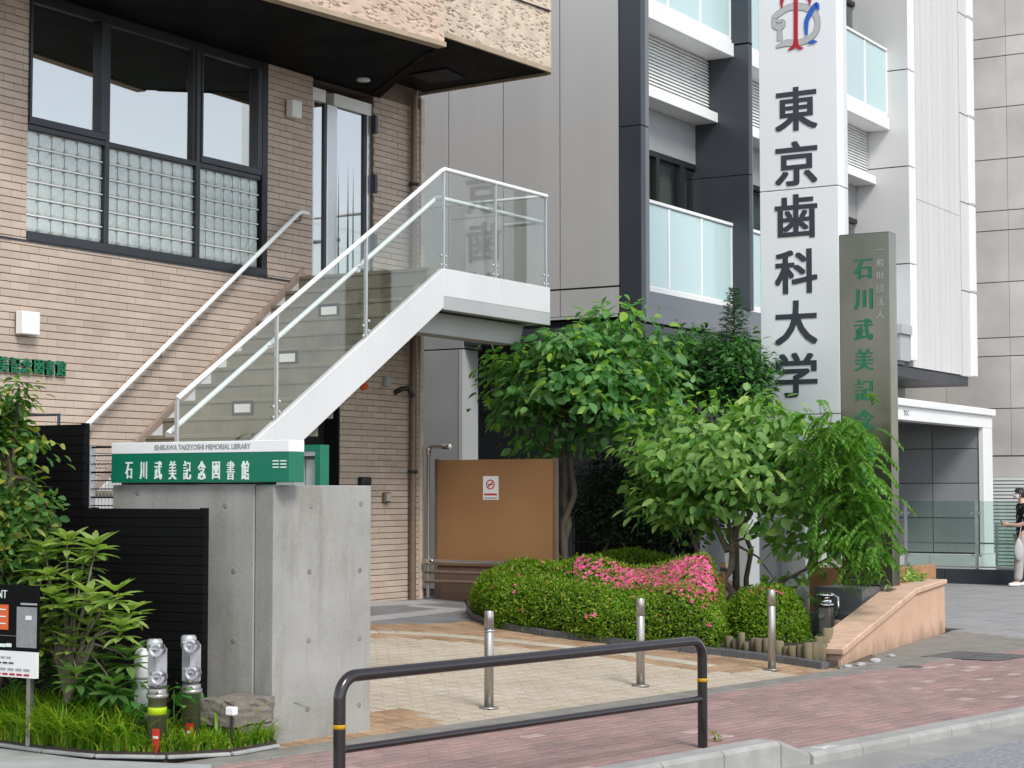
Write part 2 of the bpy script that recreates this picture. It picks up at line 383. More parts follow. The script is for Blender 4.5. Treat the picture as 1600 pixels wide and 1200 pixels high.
def mat_concrete():
    m, nt, N, L, b = nodes('concrete')
    v = coords(nt); vs_ = coords(nt, (1, 1, .16))
    a = noise(nt, v, 1.6, 5); s = noise(nt, vs_, 7, 5, .6); f = noise(nt, v, 38, 4)
    c = mixc(nt, ramp(nt, a, .3, .7), (.23, .225, .205), (.36, .355, .33))
    c = mixc(nt, ramp(nt, s, .5, .72, (0, 0, 0), (.75,) * 3), c, (.2, .185, .13))
    c = mixc(nt, ramp(nt, f, .35, .7, (0, 0, 0), (.3,) * 3), c, (.38, .38, .36))
    st1 = noise(nt, coords(nt, (1, 1, .06)), 4.2, 4, .6); c = mixc(nt, ramp(nt, st1, .5, .75, (0, 0, 0), (.5,) * 3), c, (.38, .375, .35))
    n4 = noise(nt, coords(nt, (1, 1, .3)), 2.6, 6, .7)
    c = mixc(nt, ramp(nt, n4, .6, .8, (0, 0, 0), (.45,) * 3), c, (.14, .14, .125))
    L.new(c, b.inputs['Base Color']); b.inputs['Roughness'].default_value = .85; bump(nt, b, f, .35, .006)
mat_concrete()
def mat_peach():
    m, nt, N, L, b = nodes('peach'); v = coords(nt)
    a = noise(nt, v, 2.5, 5); f = noise(nt, v, 120, 3); s = noise(nt, coords(nt, (1, 1, .4)), 5, 6, .65)
    c = mixc(nt, ramp(nt, a, .3, .7), (.55, .34, .23), (.64, .42, .3))
    sp = N.new('ShaderNodeSeparateXYZ'); L.new(v, sp.inputs[0]); mr = N.new('ShaderNodeMapRange'); mr.inputs['From Min'].default_value = .02; mr.inputs['From Max'].default_value = .3
    mr.inputs['To Min'].default_value = .32; mr.inputs['To Max'].default_value = -.12; L.new(sp.outputs['Z'], mr.inputs['Value'])
    ad = N.new('ShaderNodeMath'); ad.operation = 'ADD'; L.new(mr.outputs[0], ad.inputs[0]); L.new(s, ad.inputs[1])      # mould creeping up from the ground
    c = mixc(nt, ramp(nt, ad.outputs[0], .6, .9, (0, 0, 0), (.6,) * 3), c, (.17, .13, .085)); L.new(c, b.inputs['Base Color']); b.inputs['Roughness'].default_value = .9; bump(nt, b, f, .5, .004)
mat_peach()
def mat_monument():
    m, nt, N, L, b = nodes('monument_steel')
    s = noise(nt, coords(nt, (60, 60, 1.2)), 3, 4); a = noise(nt, coords(nt), 1.2, 3)
    c = mixc(nt, ramp(nt, noise(nt, coords(nt, (1, 1, .5)), .9, 3), .3, .7), (.11, .115, .085), (.22, .215, .185)); L.new(c, b.inputs['Base Color'])
    b.inputs['Metallic'].default_value = .85
    rg = ramp(nt, s, .3, .7, (.17,) * 3, (.26,) * 3); L.new(rg, b.inputs['Roughness']); b.inputs['Anisotropic'].default_value = .4
mat_monument()
def mat_block():
    m, nt, N, L, b = nodes('glass_block')
    v = coords(nt); w = noise(nt, v, 26, 2); w2 = noise(nt, coords(nt, (1, 1, .5)), 60, 2)
    c = mixc(nt, ramp(nt, w, .35, .65), (.40, .45, .43), (.47, .52, .50)); L.new(c, b.inputs['Base Color'])
    b.inputs['Roughness'].default_value = .1; b.inputs['Specular IOR Level'].default_value = 1.0; b.inputs['Coat Weight'].default_value = 1.0
mat_block()
def mat_shirt():
    m, nt, N, L, b = nodes('shirt_print')
    v = coords(nt); n = N.new('ShaderNodeTexVoronoi'); n.inputs['Scale'].default_value = 13; L.new(v, n.inputs['Vector'])
    c = mixc(nt, ramp(nt, n.outputs['Distance'], .22, .3), (.6, .58, .6), (.012, .012, .016))
    k = ramp(nt, n.outputs['Color'], .45, .5); c2 = mixc(nt, k, (.012, .012, .016), c)
    L.new(c2, b.inputs['Base Color']); b.inputs['Roughness'].default_value = .85
mat_shirt()

# ================================================================ ground, road, kerb, pavement
def sheet(name, poly, mat, thick=.02, parent=None):
    """flat or sloping sheet of real thickness from 3D points"""
    o = MB().prism([Vector(p) for p in poly], (0, 0, -thick)).build(name, mat, parent); return o
structure(sheet('ground', [(-300, -300, -.3), (400, -300, -.3), (400, 400, -.3), (-300, 400, -.3)], 'earth', .1))
# kerb lines in plan
KA = (PZ(934, 1198, .1), PZ(1183, 1154, .1)); kd = (KA[1] - KA[0]); kd.z = 0; kd.normalize(); kn = Vector((kd.y, -kd.x, 0))   # kn points to the road
K0 = Vector((KA[1].x, KA[1].y, 0))
LB0, LB1 = PZ(1230, 1174), PZ(1600, 1105); ld = (LB1 - LB0); ld.z = 0; ld.normalize(); ln = Vector((ld.y, -ld.x, 0))
far = LB0 + ld * 90
ZR = -.07
near = K0 - kd * 40
road = [near + kn * .1, K0 + kn * .1, LB0 + ln * .1, far + ln * .1, far + ln * 60, near + kn * 60]
structure(sheet('road', [(p.x, p.y, ZR) for p in road], 'asphalt', .1))
gut = [near + kn * .17, K0 + kn * .17, LB0 + ln * .2, far + ln * .2, far + ln * .62, LB0 + ln * .62, K0 + kn * .6, near + kn * .6]
structure(sheet('road_gutter', [(p.x, p.y, ZR + .004) for p in gut], 'gutter', .05))
# pavement body under the pavers; it reaches from the kerb to the border of the forecourts
def border(t, off=0.0): x, y = st(off, t); return Vector((x, y, 0))
pave_poly = [near, K0, LB0, far, border(95, .0), border(-30, .0)]
pavement = structure(sheet('pavement', [(p.x, p.y, -.012) for p in pave_poly], 'grout_pink', .2))
kerb = bpy.data.objects.new('kerb', None); COL.objects.link(kerb); kerb['kind'] = 'structure'
def kerb_piece(a, b, n, w, z1, z2, sl=.03, name='kerb_stone'):
    """kerb stone between plan points a and b, w wide towards n; z1 and z2 are the top heights at its two ends"""
    a = Vector((a.x, a.y, 0)); b = Vector((b.x, b.y, 0)); g = (b - a).normalized() * .005; a += g; b -= g; lo = Vector((0, 0, -.25))
    A = [a + lo, a + n * w + lo, a + n * w + Vector((0, 0, z1 - .02)), a + n * (w - sl) + Vector((0, 0, z1)), a + Vector((0, 0, z1))]
    C = [b + lo, b + n * w + lo, b + n * w + Vector((0, 0, z2 - .02)), b + n * (w - sl) + Vector((0, 0, z2)), b + Vector((0, 0, z2))]
    m = MB().add(A + C, [(0, 1, 2, 3, 4)[::-1], (5, 6, 7, 8, 9)] + [(i, (i + 1) % 5, (i + 1) % 5 + 5, i + 5) for i in range(5)])
    return m.build(name, 'kerbstone', kerb, .006)
for i in range(1, 9):
    kerb_piece(K0 - kd * .62 * i, K0 - kd * .62 * (i - 1), kn, .18, .10, .10)
kerb_piece(K0, LB0 + ln * .0, kn, .18, .10, .012)
for i in range(22):
    kerb_piece(LB0 + ld * .6 * i, LB0 + ld * .6 * (i + 1), ln, .20, .008, .008)
kerb_piece(LB0 + ld * 13.2, LB0 + ld * 40, ln, .20, .008, .008); kerb_piece(K0 - kd * 30, K0 - kd * 4.96, kn, .18, .1, .1)
mk = lettering('5m', .15, 'painted_mark', 'white_mark', kerb, LB0 + ld * .28 + ln * .1 + Vector((0, 0, .009)), ld, -ln, .002, .001)

def inside(p, poly):
    x, y = p; c = False; n = len(poly)
    for i in range(n):
        x0, y0 = poly[i][:2]; x1, y1 = poly[(i + 1) % n][:2]
        if (y0 > y) != (y1 > y) and x < (x1 - x0) * (y - y0) / (y1 - y0) + x0: c = not c
    return c
def in_frame(p, pad=30):
    x, y, d = proj(p); return d > 1 and -pad < x < 1600 + pad and -pad < y < 1200 + pad
def lay(name, cells, size, thick, mats, parent, ax, ay, az, gap, limit=300, rest='rest', chamfer=.006, jitter=.0015, gap2=None):
    """cells = list of (centre, material key, length factor); the nearest in view become pieces of their own, the rest one joined mesh"""
    L, W = size; ax, ay, az = Vector(ax), Vector(ay), Vector(az); meshes = {}
    def shape(m, fac):
        hx, hy = (L * fac - (gap2 or gap)) / 2, (W - gap) / 2; ch = chamfer
        mb = MB(); lo = [(-hx, -hy), (hx, -hy), (hx, hy), (-hx, hy)]; hi = [(-hx + ch, -hy + ch), (hx - ch, -hy + ch), (hx - ch, hy - ch), (-hx + ch, hy - ch)]
        vs = [ax * p[0] + ay * p[1] - az * thick for p in lo] + [ax * p[0] + ay * p[1] - az * ch * .6 for p in lo] + [ax * p[0] + ay * p[1] for p in hi]
        fs = [(8, 9, 10, 11)] + [(i, (i + 1) % 4, (i + 1) % 4 + 4, i + 4) for i in range(4)] + [(i + 4, (i + 1) % 4 + 4, (i + 1) % 4 + 8, i + 8) for i in range(4)]
        if ax.cross(ay).dot(az) < 0: fs = [f[::-1] for f in fs]
        return vs, fs
    vis = sorted((c for c in cells if c[3]), key=lambda c: (c[0] - _c).length)[:limit]
    pick = set(id(c) for c in vis); joined = {}
    for c in cells:
        p = c[0] + az * random.uniform(-jitter, jitter); k = (c[1], round(c[2], 3))
        if id(c) in pick:
            if k not in meshes:
                vs, fs = shape(*k); me = bpy.data.meshes.new(name); me.from_pydata(vs, [], fs); me.materials.append(M[k[0]]); meshes[k] = me
            shared(name, meshes[k], p, parent)
        else:
            vs, fs = shape(*k); joined.setdefault(c[1], MB()).add([v + p for v in vs], fs)
    for mt, mb in joined.items(): mb.build(rest, mt, parent, kind='stuff')

# pavement pavers, 20 x 10 cm in running bond along the street
cells = []; pp = [(p.x, p.y) for p in pave_poly]
for j in range(-36, 1):
    s = -.05 + j * .1 - .27
    for i in range(-30, 110):
        t = i * .2 + (j % 2) * .1; x, y = st(s, t)
        if not inside((x + .0, y), pp): continue
        p = Vector((x, y, 0)); vis = in_frame(p, 20)
        if not in_frame(p, 160) and random.random() > 1: continue
        mt = 'paver_pale' if random.random() < (.012 + (.05 if 5 < t < 9 else 0)) else 'paver_pink'
        cells.append((p, mt, 1.0, vis))
lay('paver', cells, (.2, .1), .04, None, pavement, (UB.x, UB.y, 0), (NB.x, NB.y, 0), (0, 0, 1), .008, rest='paver_field', chamfer=.008, jitter=.0025)
# concrete strip between pavement and forecourt, in lengths
strip = bpy.data.objects.new('border_strip', None); COL.objects.link(strip); strip['kind'] = 'structure'
for i in range(-8, 24):
    a, b = i * .6 + .004, (i + 1) * .6 - .004
    q = [border(a, -.27), border(b, -.27), border(b, 0), border(a, 0)]
    MB().prism([(p.x, p.y, .006) for p in q], (0, 0, -.1)).build('border_slab', 'border_conc', strip, .004)

# ---------------------------------------------------------------- sloping forecourt of the library, tiled
def G(s, t, off=0.0): x, y = st(s, t); return Vector((x, y, SLOPE * s + off))
fore = structure(sheet('forecourt', [G(0, -.6, -.012), G(0, 7.2, -.012), G(7.2, 15, -.012), G(7.2, -6, -.012), G(3.0, -.9, -.012)], 'grout_cream', .3))
az = Vector((-NB.x * SLOPE, -NB.y * SLOPE, 1)).normalized(); ay = Vector((NB.x, NB.y, SLOPE)).normalized()
bed = [PG(735, 955), PG(745, 968), PG(770, 978), PG(800, 985), PG(850, 993), PG(900, 999), PG(1000, 1011), PG(1130, 1024), PG(1230, 1036), PG(1290, 1046)]
band = [PG(560, 987), PG(620, 988), PG(700, 993), PG(780, 1000), PG(860, 1008), PG(930, 1016), PG(1000, 1025), PG(1060, 1033), PG(1110, 1041)]
grey = [PG(560, 974), PG(700, 973), PG(742, 966)]
def polydist(p, pts):
    best = 9
    for a, b in zip(pts[:-1], pts[1:]):
        ab = Vector((b.x - a.x, b.y - a.y)); ap = Vector((p.x - a.x, p.y - a.y)); k = max(0, min(1, ap.dot(ab) / ab.length_squared))
        best = min(best, (ap - ab * k).length)
    return best
bedpoly = [(p.x, p.y) for p in bed] + [(22.3, 7.6), (23, 13), (19.2, 12.4)]
def beyond_grey(p): x, y, d = proj(p); return y < (974 if x < 700 else 974 - (x - 700) * .18)
cells = []; TS = .15
for j in range(0, 41):
    for i in range(-6, 60):
        s, t = (j + .5) * TS, (i + .5) * TS; p = G(s, t)
        if t > 6.3 or inside((p.x, p.y), bedpoly) or beyond_grey(p) or p.y > 12.6: continue
        x, y, d = proj(p); vis = in_frame(p, 10) and x > 575
        db = polydist(p, band)
        right = inside((p.x, p.y), bedpoly)
        off = (db < .42 and x > 540) or (y < 990 - 0 and x < 760) or (x > 700 and polydist(p, bed) < .62)
        if x < 690 and y > 1085 and s < .75 and (x - 585) * .55 + 1085 < y + 10: off = True
        cells.append((p, 'tile_orange' if off else 'tile_cream', 1.0, vis))
lay('paving_tile', cells, (TS, TS), .03, None, fore, (UB.x, UB.y, 0), ay, az, .016, rest='tile_field')
for a, b in zip(band[:-1], band[1:]):       # pale stone band that sweeps round the forecourt
    d = (b - a).normalized(); n = d.cross(az).normalized(); n2 = 2; L = (b - a).length
    for k in range(n2):
        c = a.lerp(b, (k + .5) / n2) + az * .001
        MB().obox(c - az * .01, d * (L / n2 / 2 - .004), n * .10, az * .014).build('band_stone', 'band_stone', fore, .003)
# grey slabs in front of the entrance
gp = [PG(545, 974, .002), PG(700, 973.5, .002), PG(742, 968, .002), PG(760, 950, .002), G(6.6, 12, .002), G(6.6, 2, .002)]
MB().prism(gp, (0, 0, -.03)).build('entrance_slab', 'slab_grey', fore)
for (a, b, w) in (((540, 971), (705, 953), .13), ((640, 946), (745, 955), .10), ((560, 945), (680, 940), .16)):
    p, q = PG(*a, .004), PG(*b, .004); d = (q - p).normalized(); n = d.cross(az).normalized(); k = 5
    for i in range(k):
        c = p.lerp(q, (i + .5) / k); MB().obox(c, d * ((q - p).length / k / 2 - .003), n * w, az * .004).build('light_slab', 'slab_light', fore)
# planting bed with a low dark edging stone
bz = lambda p, o: Vector((p[0], p[1], gz(p[0], p[1]) + o))
structure(MB().prism([bz(p, .03) for p in bedpoly], (0, 0, -.2)).build('planting_bed', 'soil'))
edging = bpy.data.objects.new('bed_edging', None); COL.objects.link(edging); edging['kind'] = 'structure'
for a, b in zip(bed[:-1], bed[1:]):
    d = (b - a).normalized(); n = d.cross(az).normalized(); L = (b - a).length; k = max(1, round(L / .5))
    for i in range(k):
        c = a.lerp(b, (i + .5) / k); MB().obox(c + az * .02, d * (L / k / 2 - .003), n * .05, az * .045).build('edging_stone', 'granite_dark', edging, .006)
# level grey forecourt of the university on the right
FZ = .006
u_poly = [border(11.0, 0), border(60, 0), Vector((70, 18, 0)), Vector((40, 18, 0)), Vector((22, 18, 0)), Vector((22, 9.0, 0)), Vector((21.9, 7.5, 0))]
univ_fore = structure(sheet('university_forecourt', [(p.x, p.y, -.01) for p in u_poly], 'joint_black', .15))
cells = []
up_ = [(p.x, p.y) for p in u_poly]
for j in range(0, 40):
    for i in range(36, 100):
        s, t = (j + .5) * .3, (i + .5) * .3 + (j % 2) * .15; x, y = st(s, t)
        if inside((x, y), up_) and not (x < 22.6 and y > 7.2): p = Vector((x, y, FZ)); X_, Y_, _d = proj(p); cells.append((p, 'fore_tile', 1.0, in_frame(p, 5) and X_ > 1475))
lay('forecourt_slab', cells, (.3, .3), .02, None, univ_fore, (UB.x, UB.y, 0), (NB.x, NB.y, 0), (0, 0, 1), .008, limit=120, rest='slab_field')
structure(sheet('concrete_apron', [border(6.25, .004), border(12.2, .004), Vector((22.4, 7.35, 0)), Vector((17.25, 6.86, 0))], 'border_conc', .05)).location.z = .003
# iron covers let into the pavement
def cover(px, py, label, hx, hy, rnd_=False):
    p = PZ(px, py, .004)
    o = thing('access_cover', p, label, 'cover')
    if rnd_: MB().lathe([(hx, -.02), (hx, .0)], p, n=24).build('plate', 'iron_plate', o); return
    ux, uy = Vector((UB.x, UB.y, 0)), Vector((NB.x, NB.y, 0))
    MB().obox(p - Vector((0, 0, .01)), ux * hx, uy * hy, (0, 0, .01)).build('frame', 'joint_black', o)
    for i in range(2):
        for j in range(2):
            c = p + ux * (i - .5) * hx + uy * (j - .5) * hy + Vector((0, 0, .001))
            MB().obox(c, ux * (hx / 2 - .012), uy * (hy / 2 - .012), (0, 0, .002)).build('plate', 'iron_plate', o)
cover(1527, 1025, 'large square iron access cover set in the pink pavement', .42, .42)
cover(1421, 1041, 'small round iron cover near the peach wall', .13, .13, True)

# ================================================================ library building
YL = 12.8                    # outer face of its street wall
lib = thing('library_building', (14.5, 14.0, 0), 'brown brick library building with an outside stair and a chipped stone upper storey', 'building')
WX0, WX1, WZ0, WZ1 = 12.40, 15.86, 4.02, 6.32       # window opening
DX0, DX1, DZ0, DZ1 = 16.70, 17.86, 4.02, 6.30       # upper entrance door
GX0, GX1, GZ1 = 15.2, PY(531, 700, YL).x, 2.75       # dark door under the stair
LX0, LX1 = 8.6, 18.86
wall = MB()
def wallbox(x0, x1, z0, z1): wall.box(x0, YL + .012, z0, x1, YL + .35, z1)
wallbox(LX0, WX0, -.2, 6.6); wallbox(WX0, WX1, GZ1, WZ0); wallbox(WX0, GX0, -.2, GZ1); wallbox(WX1, DX0, GZ1, 6.6)
wallbox(DX0, DX1, GZ1, DZ0); wallbox(GX1, LX1, -.2, GZ1); wallbox(DX1, LX1, GZ1, 6.6); wallbox(WX1, GX1 - 0, GZ1 - .0, GZ1 + .001)
wallbox(WX0, WX1, WZ1, 6.6); wallbox(DX0, DX1, DZ1, 6.6)
libwall = wall.build('wall', 'mortar', lib)
B('rear_wing', 'mortar', lib, LX0, YL + 2.6, -.2, LX1 - .02, YL + 9, 9.2)
B('side_wall', 'brick', lib, LX1 - .34, YL + .36, -.2, LX1, YL + 2.59, 6.6)
# brick tiles: 228 x 62 mm in courses of 70 mm
cells = []
CH, CL = .0702, .236
for j in range(0, 92):
    z = .20 + (j + .5) * CH
    if z > 6.30: break
    for i in range(-1, 45):
        x = LX0 + .9 + (i + .5 + (j % 2) * .5) * CL
        x0, x1 = x - CL / 2, x + CL / 2; fac = 1.0
        if x1 > LX1 + .002: x1 = LX1; fac = (x1 - x0) / CL; x = (x0 + x1) / 2
        if fac < .2: continue
        def cut(a, b, za, zb):
            return z > za - .03 and z < zb + .03 and x1 > a + .004 and x0 < b - .004
        drop = False
        for (a, b, za, zb) in ((WX0, WX1, WZ0, WZ1), (DX0, DX1, DZ0, DZ1), (GX0, GX1, -1, GZ1)):
            if cut(a, b, za, zb):
                if x0 < a - .05: x1 = a
                elif x1 > b + .05: x0 = b
                else: drop = True
                fac = round((x1 - x0) / CL, 2); x = (x0 + x1) / 2
        if drop or fac < .15 or z < gz(x, YL) - .05: continue
        p = Vector((x, YL, z)); X_, Y_, _d = proj(p)
        vis = 0 < X_ < 470 and 380 < Y_ < 655 and x < 15.9
        cells.append((p, 'brick', fac, vis))
lay('brick', cells, (CL, CH), .018, None, libwall, (1, 0, 0), (0, 0, 1), (0, -1, 0), .0075, rest='brick_field', chamfer=.004, jitter=.002, gap2=.0035)
# projecting string course under the window
B('string_course', 'frame_dark', lib, LX0, YL - .012, 3.955, DX0 - .02, YL + .01, 3.972)

# ---- big window of three lights over glass blocks
win = B('window', 'frame_dark', lib, WX0, YL - .02, WZ0 - .05, WX1 + .03, YL + .1, WZ0 + .035, bev=.004)
B('reveal', 'frame_black', win, WX1 - .06, YL - .01, WZ0 + .035, WX1 + .03, YL + .12, WZ1)
B('head', 'frame_black', win, WX0, YL - .0, WZ1 - .12, WX1 - .06, YL + .12, WZ1)
B('room_wall', 'interior', win, WX0 - .2, YL + 1.9, WZ0, WX1 + .2, YL + 1.95, WZ1 + .2)
B('room_floor', 'interior', win, WX0 - .2, YL + .36, WZ0 - .1, WX1 + .2, YL + 1.9, WZ0 - .02)
MX = [WX0, 13.43, 14.76, WX1 - .06]; TZ = 5.0
for k in range(3):
    a, b = MX[k] + (.03 if k else .0), MX[k + 1] - .03
    if k < 2: B('mullion', 'frame_dark', win, MX[k + 1] - .03, YL - .015, WZ0 + .035, MX[k + 1] + .03, YL + .1, WZ1 - .12, bev=.004)
    B('transom', 'frame_dark', win, a, YL - .01, TZ, b, YL + .09, TZ + .05, bev=.004)
    yo = .0
    if k != 1:      # projecting sash of the two opening lights
        for (x0, z0, x1, z1) in ((a, TZ + .05, b, TZ + .12), (b - .07, TZ + .12, b, WZ1 - .12), (a, TZ + .12, a + .025, WZ1 - .12)):
            B('sash', 'frame_dark', win, x0, YL - .03, z0, x1, YL + .05, z1, bev=.004)
    else:
        B('sash', 'frame_black', win, b - .055, YL + .0, TZ + .05, b, YL + .07, WZ1 - .12)
    B('roller_blind', 'blind', win, a + .03, YL + .12, TZ + .06, b - .02, YL + .13, WZ1)  # pale blind added behind the glass to lighten the dark upper panes
    B('pane', 'glass_window', win, a, YL + .035, TZ + .05, b, YL + .041, WZ1 - .12)
    cols = (6, 8, 7)[k]; w = (b - a) / cols; h = (TZ - WZ0 - .035) / 6; me = None
    for i in range(cols):
        for j in range(6):
            c = Vector((a + (i + .5) * w, YL + .03, WZ0 + .035 + (j + .5) * h))
            if me is None:
                mb = MB(); hx, hz = w / 2 - .0065, h / 2 - .0095; n = 4; vs = []; fs = []
                for q in range(n + 1):
                    for p in range(n + 1):
                        u, v = p / n * 2 - 1, q / n * 2 - 1
                        yy = -.014 * (1 - u ** 4) * (1 - v ** 4) + .010 * (1 - u * u) * (1 - v * v)
                        vs.append((u * hx, yy, v * hz))
                fs = [(q * (n + 1) + p, q * (n + 1) + p + 1, (q + 1) * (n + 1) + p + 1, (q + 1) * (n + 1) + p) for q in range(n) for p in range(n)]
                vs += [(-hx, .05, -hz), (hx, .05, -hz), (hx, .05, hz), (-hx, .05, hz)]; m0 = (n + 1) ** 2
                fs += [(0, m0, m0 + 1, n), (n, m0 + 1, m0 + 2, m0 - 1), (m0 - 1, m0 + 2, m0 + 3, n * (n + 1)), (n * (n + 1), m0 + 3, m0, 0)]
                me = bpy.data.meshes.new('glass_block'); me.from_pydata(vs, [], fs); me.materials.append(M['glass_block'])
                me.polygons.foreach_set('use_smooth', [True] * 16 + [False] * 4)
            shared('glass_block', me, c, win)
    for j in range(1, 6): B('bed_joint', 'white_light', win, a, YL + .016, WZ0 + .035 + j * h - .006, b, YL + .044, WZ0 + .035 + j * h + .006)
    B('block_bed', 'white_light', win, a, YL + .045, WZ0 + .035, b, YL + .085, TZ)

# ---- upper entrance: aluminium double door
door = B('entrance_door', 'alu', lib, DX0, YL + .04, DZ0, DX0 + .07, YL + .16, DZ1 - .1, bev=.004)
B('door_frame', 'alu', door, DX1 - .07, YL + .04, DZ0, DX1, YL + .16, DZ1 - .1, bev=.004)
B('head', 'white_light', door, DX0, YL + .03, DZ1 - .24, DX0 + .27, YL + .16, DZ1 - .1); B('head', 'white_light', door, DX0 + .43, YL + .03, DZ1 - .24, DX1, YL + .16, DZ1 - .1)
B('sill', 'alu', door, DX0 + .07, YL + .04, DZ0, DX1 - .07, YL + .15, DZ0 + .05)
B('stile', 'alu', door, DX0 + .33, YL + .05, DZ0 + .05, DX0 + .52, YL + .11, DZ1 - .24, bev=.004)
B('stile', 'frame_dark', door, DX0 + .28, YL + .055, DZ0 + .05, DX0 + .33, YL + .1, DZ1 - .24)
B('stile', 'frame_dark', door, DX1 - .12, YL + .055, DZ0 + .05, DX1 - .07, YL + .1, DZ1 - .24)
B('pane', 'glass_door', door, DX0 + .07, YL + .075, DZ0 + .05, DX0 + .28, YL + .081, DZ1 - .24)
B('pane', 'glass_door', door, DX0 + .52, YL + .075, DZ0 + .05, DX1 - .12, YL + .081, DZ1 - .24)
hx = DX0 + .62
MB().tube([(hx, YL + .06, DZ0 + .12), (hx, YL - .03, DZ0 + .12), (hx, YL - .03, DZ0 + 1.42), (hx, YL + .06, DZ0 + 1.42)], .016).build('handle', 'frame_dark', door)
MB().tube([(hx + .1, YL + .06, DZ0 + .12), (hx + .1, YL - .03, DZ0 + .12), (hx + .1, YL - .03, DZ0 + 1.42), (hx + .1, YL + .06, DZ0 + 1.42)], .016).build('handle', 'alu', door)
B('vestibule', 'interior', door, DX0 - .1, YL + 1.5, DZ0 - .1, DX1 + .1, YL + 1.55, DZ1)
for z in (4.45, 5.15, 5.85): B('hinge', 'frame_dark', door, DX1 - .005, YL - .03, z, DX1 + .045, YL + .04, z + .22, bev=.004)
# ---- dark service door under the stair
sdoor = B('service_door', 'frame_black', lib, GX0, YL + .2, 0, GX1, YL + .25, GZ1)
B('door_jamb', 'frame_black', sdoor, GX1 - .03, YL + .0, .2, GX1 - .002, YL + .2, GZ1)

# ---- chipped stone upper storey that overhangs the stair
def rough_face(name, a, b, z0, z1, thick, mat, parent, chips, step=.0075, amp=.034):
    """stone face from plan point a to b, hacked with short slanting chips (real relief)"""
    a, b = Vector(a), Vector(b); d = (b - a); L = d.length; d.normalize(); n = Vector((d.y, -d.x))     # outward (to the street)
    nx, nz = int(L / step) + 1, int((z1 - z0) / step) + 1
    U, Zz = np.meshgrid(np.linspace(0, L, nx), np.linspace(z0, z1, nz)); D = RNG.normal(0, amp * .03, U.shape)
    for k in range(5):
        fx, fz, ph = RNG.uniform(2, 14), RNG.uniform(2, 14), RNG.uniform(0, 6.3); D += amp * .04 * np.sin(U * fx + Zz * fz + ph)
    for _ in range(chips):
        cu, cz = RNG.uniform(0, L), RNG.uniform(z0, z1); an = RNG.uniform(-.5, .1); ln_, wd_ = RNG.uniform(.02, .05), RNG.uniform(.006, .0105)
        i0, i1 = max(0, int((cu - .1) / step)), int((cu + .1) / step) + 2; j0, j1 = max(0, int((cz - z0 - .1) / step)), int((cz - z0 + .1) / step) + 2
        du, dz = U[j0:j1, i0:i1] - cu, Zz[j0:j1, i0:i1] - cz; p = du * math.cos(an) + dz * math.sin(an); q = -du * math.sin(an) + dz * math.cos(an)
        D[j0:j1, i0:i1] -= RNG.uniform(.5, 1.0) * amp * np.exp(-(p / ln_) ** 2 * 1.6) * np.clip(1 - np.abs(q / wd_), 0, 1)
    V = np.stack([a.x + d.x * U + n.x * D, a.y + d.y * U + n.y * D, Zz], -1).reshape(-1, 3)
    F = []
    idx = np.arange(nx * nz).reshape(nz, nx)
    F = np.stack([idx[:-1, :-1], idx[:-1, 1:], idx[1:, 1:], idx[1:, :-1]], -1).reshape(-1, 4)
    return np_mesh(name, V, F, mat, parent)
Z1, Z2, ZT = 6.28, 6.46, 8.6
e1, e2 = PZ(694, 74, Z1), PZ(428, 0, Z1); ed = (e1 - e2); ed.z = 0; ed.normalize()
e0 = e1 - ed * 4.6
b1, b2 = PZ(697, 58, Z2), PZ(858, 112, Z2)
bd = (b2 - b1); bd.z = 0; bd.normalize()
upper = rough_face('upper_storey', (e0.x, e0.y), (e1.x, e1.y), Z1 + .045, 7.7, .3, 'stone_rough', lib, 1500)
MB().prism([(e0.x, e0.y + .05, Z1 + .06), (e1.x - .02, e1.y + .06, Z1 + .06), (e1.x - .02, YL + 2.5, Z1 + .06), (e0.x, YL + 2.5, Z1 + .06)], (0, 0, 2.3)).build('storey_block', 'mortar', upper)
nrm = Vector((ed.y, -ed.x, 0))
MB().prism([e0 + nrm * .03 + Vector((0, 0, .05)), e1 + nrm * .03 + Vector((0, 0, .05)), e1 + nrm * .03, e0 + nrm * .03], -nrm * .12).build('drip_edge', 'stone_lip', upper)
# soffit
sof = [e0 - nrm * .08, e1 - nrm * .08, PZ(672, 84, Z1), Vector((17.95, YL, Z1)), Vector((LX0, YL + .3, Z1))]
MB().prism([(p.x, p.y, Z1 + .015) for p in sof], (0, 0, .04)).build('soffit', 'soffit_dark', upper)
dl = PZ(568, 125, Z1)
MB().lathe([(.075, 0), (.075, .03), (.05, .03)], (dl.x, dl.y, Z1 - .012), n=20).build('downlight', 'white_light', upper)
# rounded bay at the end: face, round corner, return to the wall
bay = rough_face('stone_bay', (b1.x - .25, b1.y + .05), (b2.x, b2.y), Z2 + .05, 7.7, .3, 'stone_pale', lib, 620)
rc = .16; bn = Vector((bd.y, -bd.x, 0)); cc = b2 - bn * rc
back = PZ(657, 146, Z2); rd = Vector((back.x - b2.x - .05, back.y - b2.y, 0)).normalized()
arc = [cc + Vector((math.cos(w), math.sin(w), 0)) * rc for w in np.linspace(math.atan2(bn.y, bn.x), math.atan2(bn.y, bn.x) + R(88), 7)]
outl = [b1 - bd * .25] + [b2 - bd * .0] + arc[1:] + [Vector((back.x + .12, YL + .0, Z2))]
V = []; m = MB()
for p in outl[1:]: V += [(p.x, p.y, Z2 + .05), (p.x, p.y, ZT)]
m.add(V, [(2 * i, 2 * i + 2, 2 * i + 3, 2 * i + 1) for i in range(len(outl) - 2)], True); m.build('round_corner', 'stone_pale', bay)
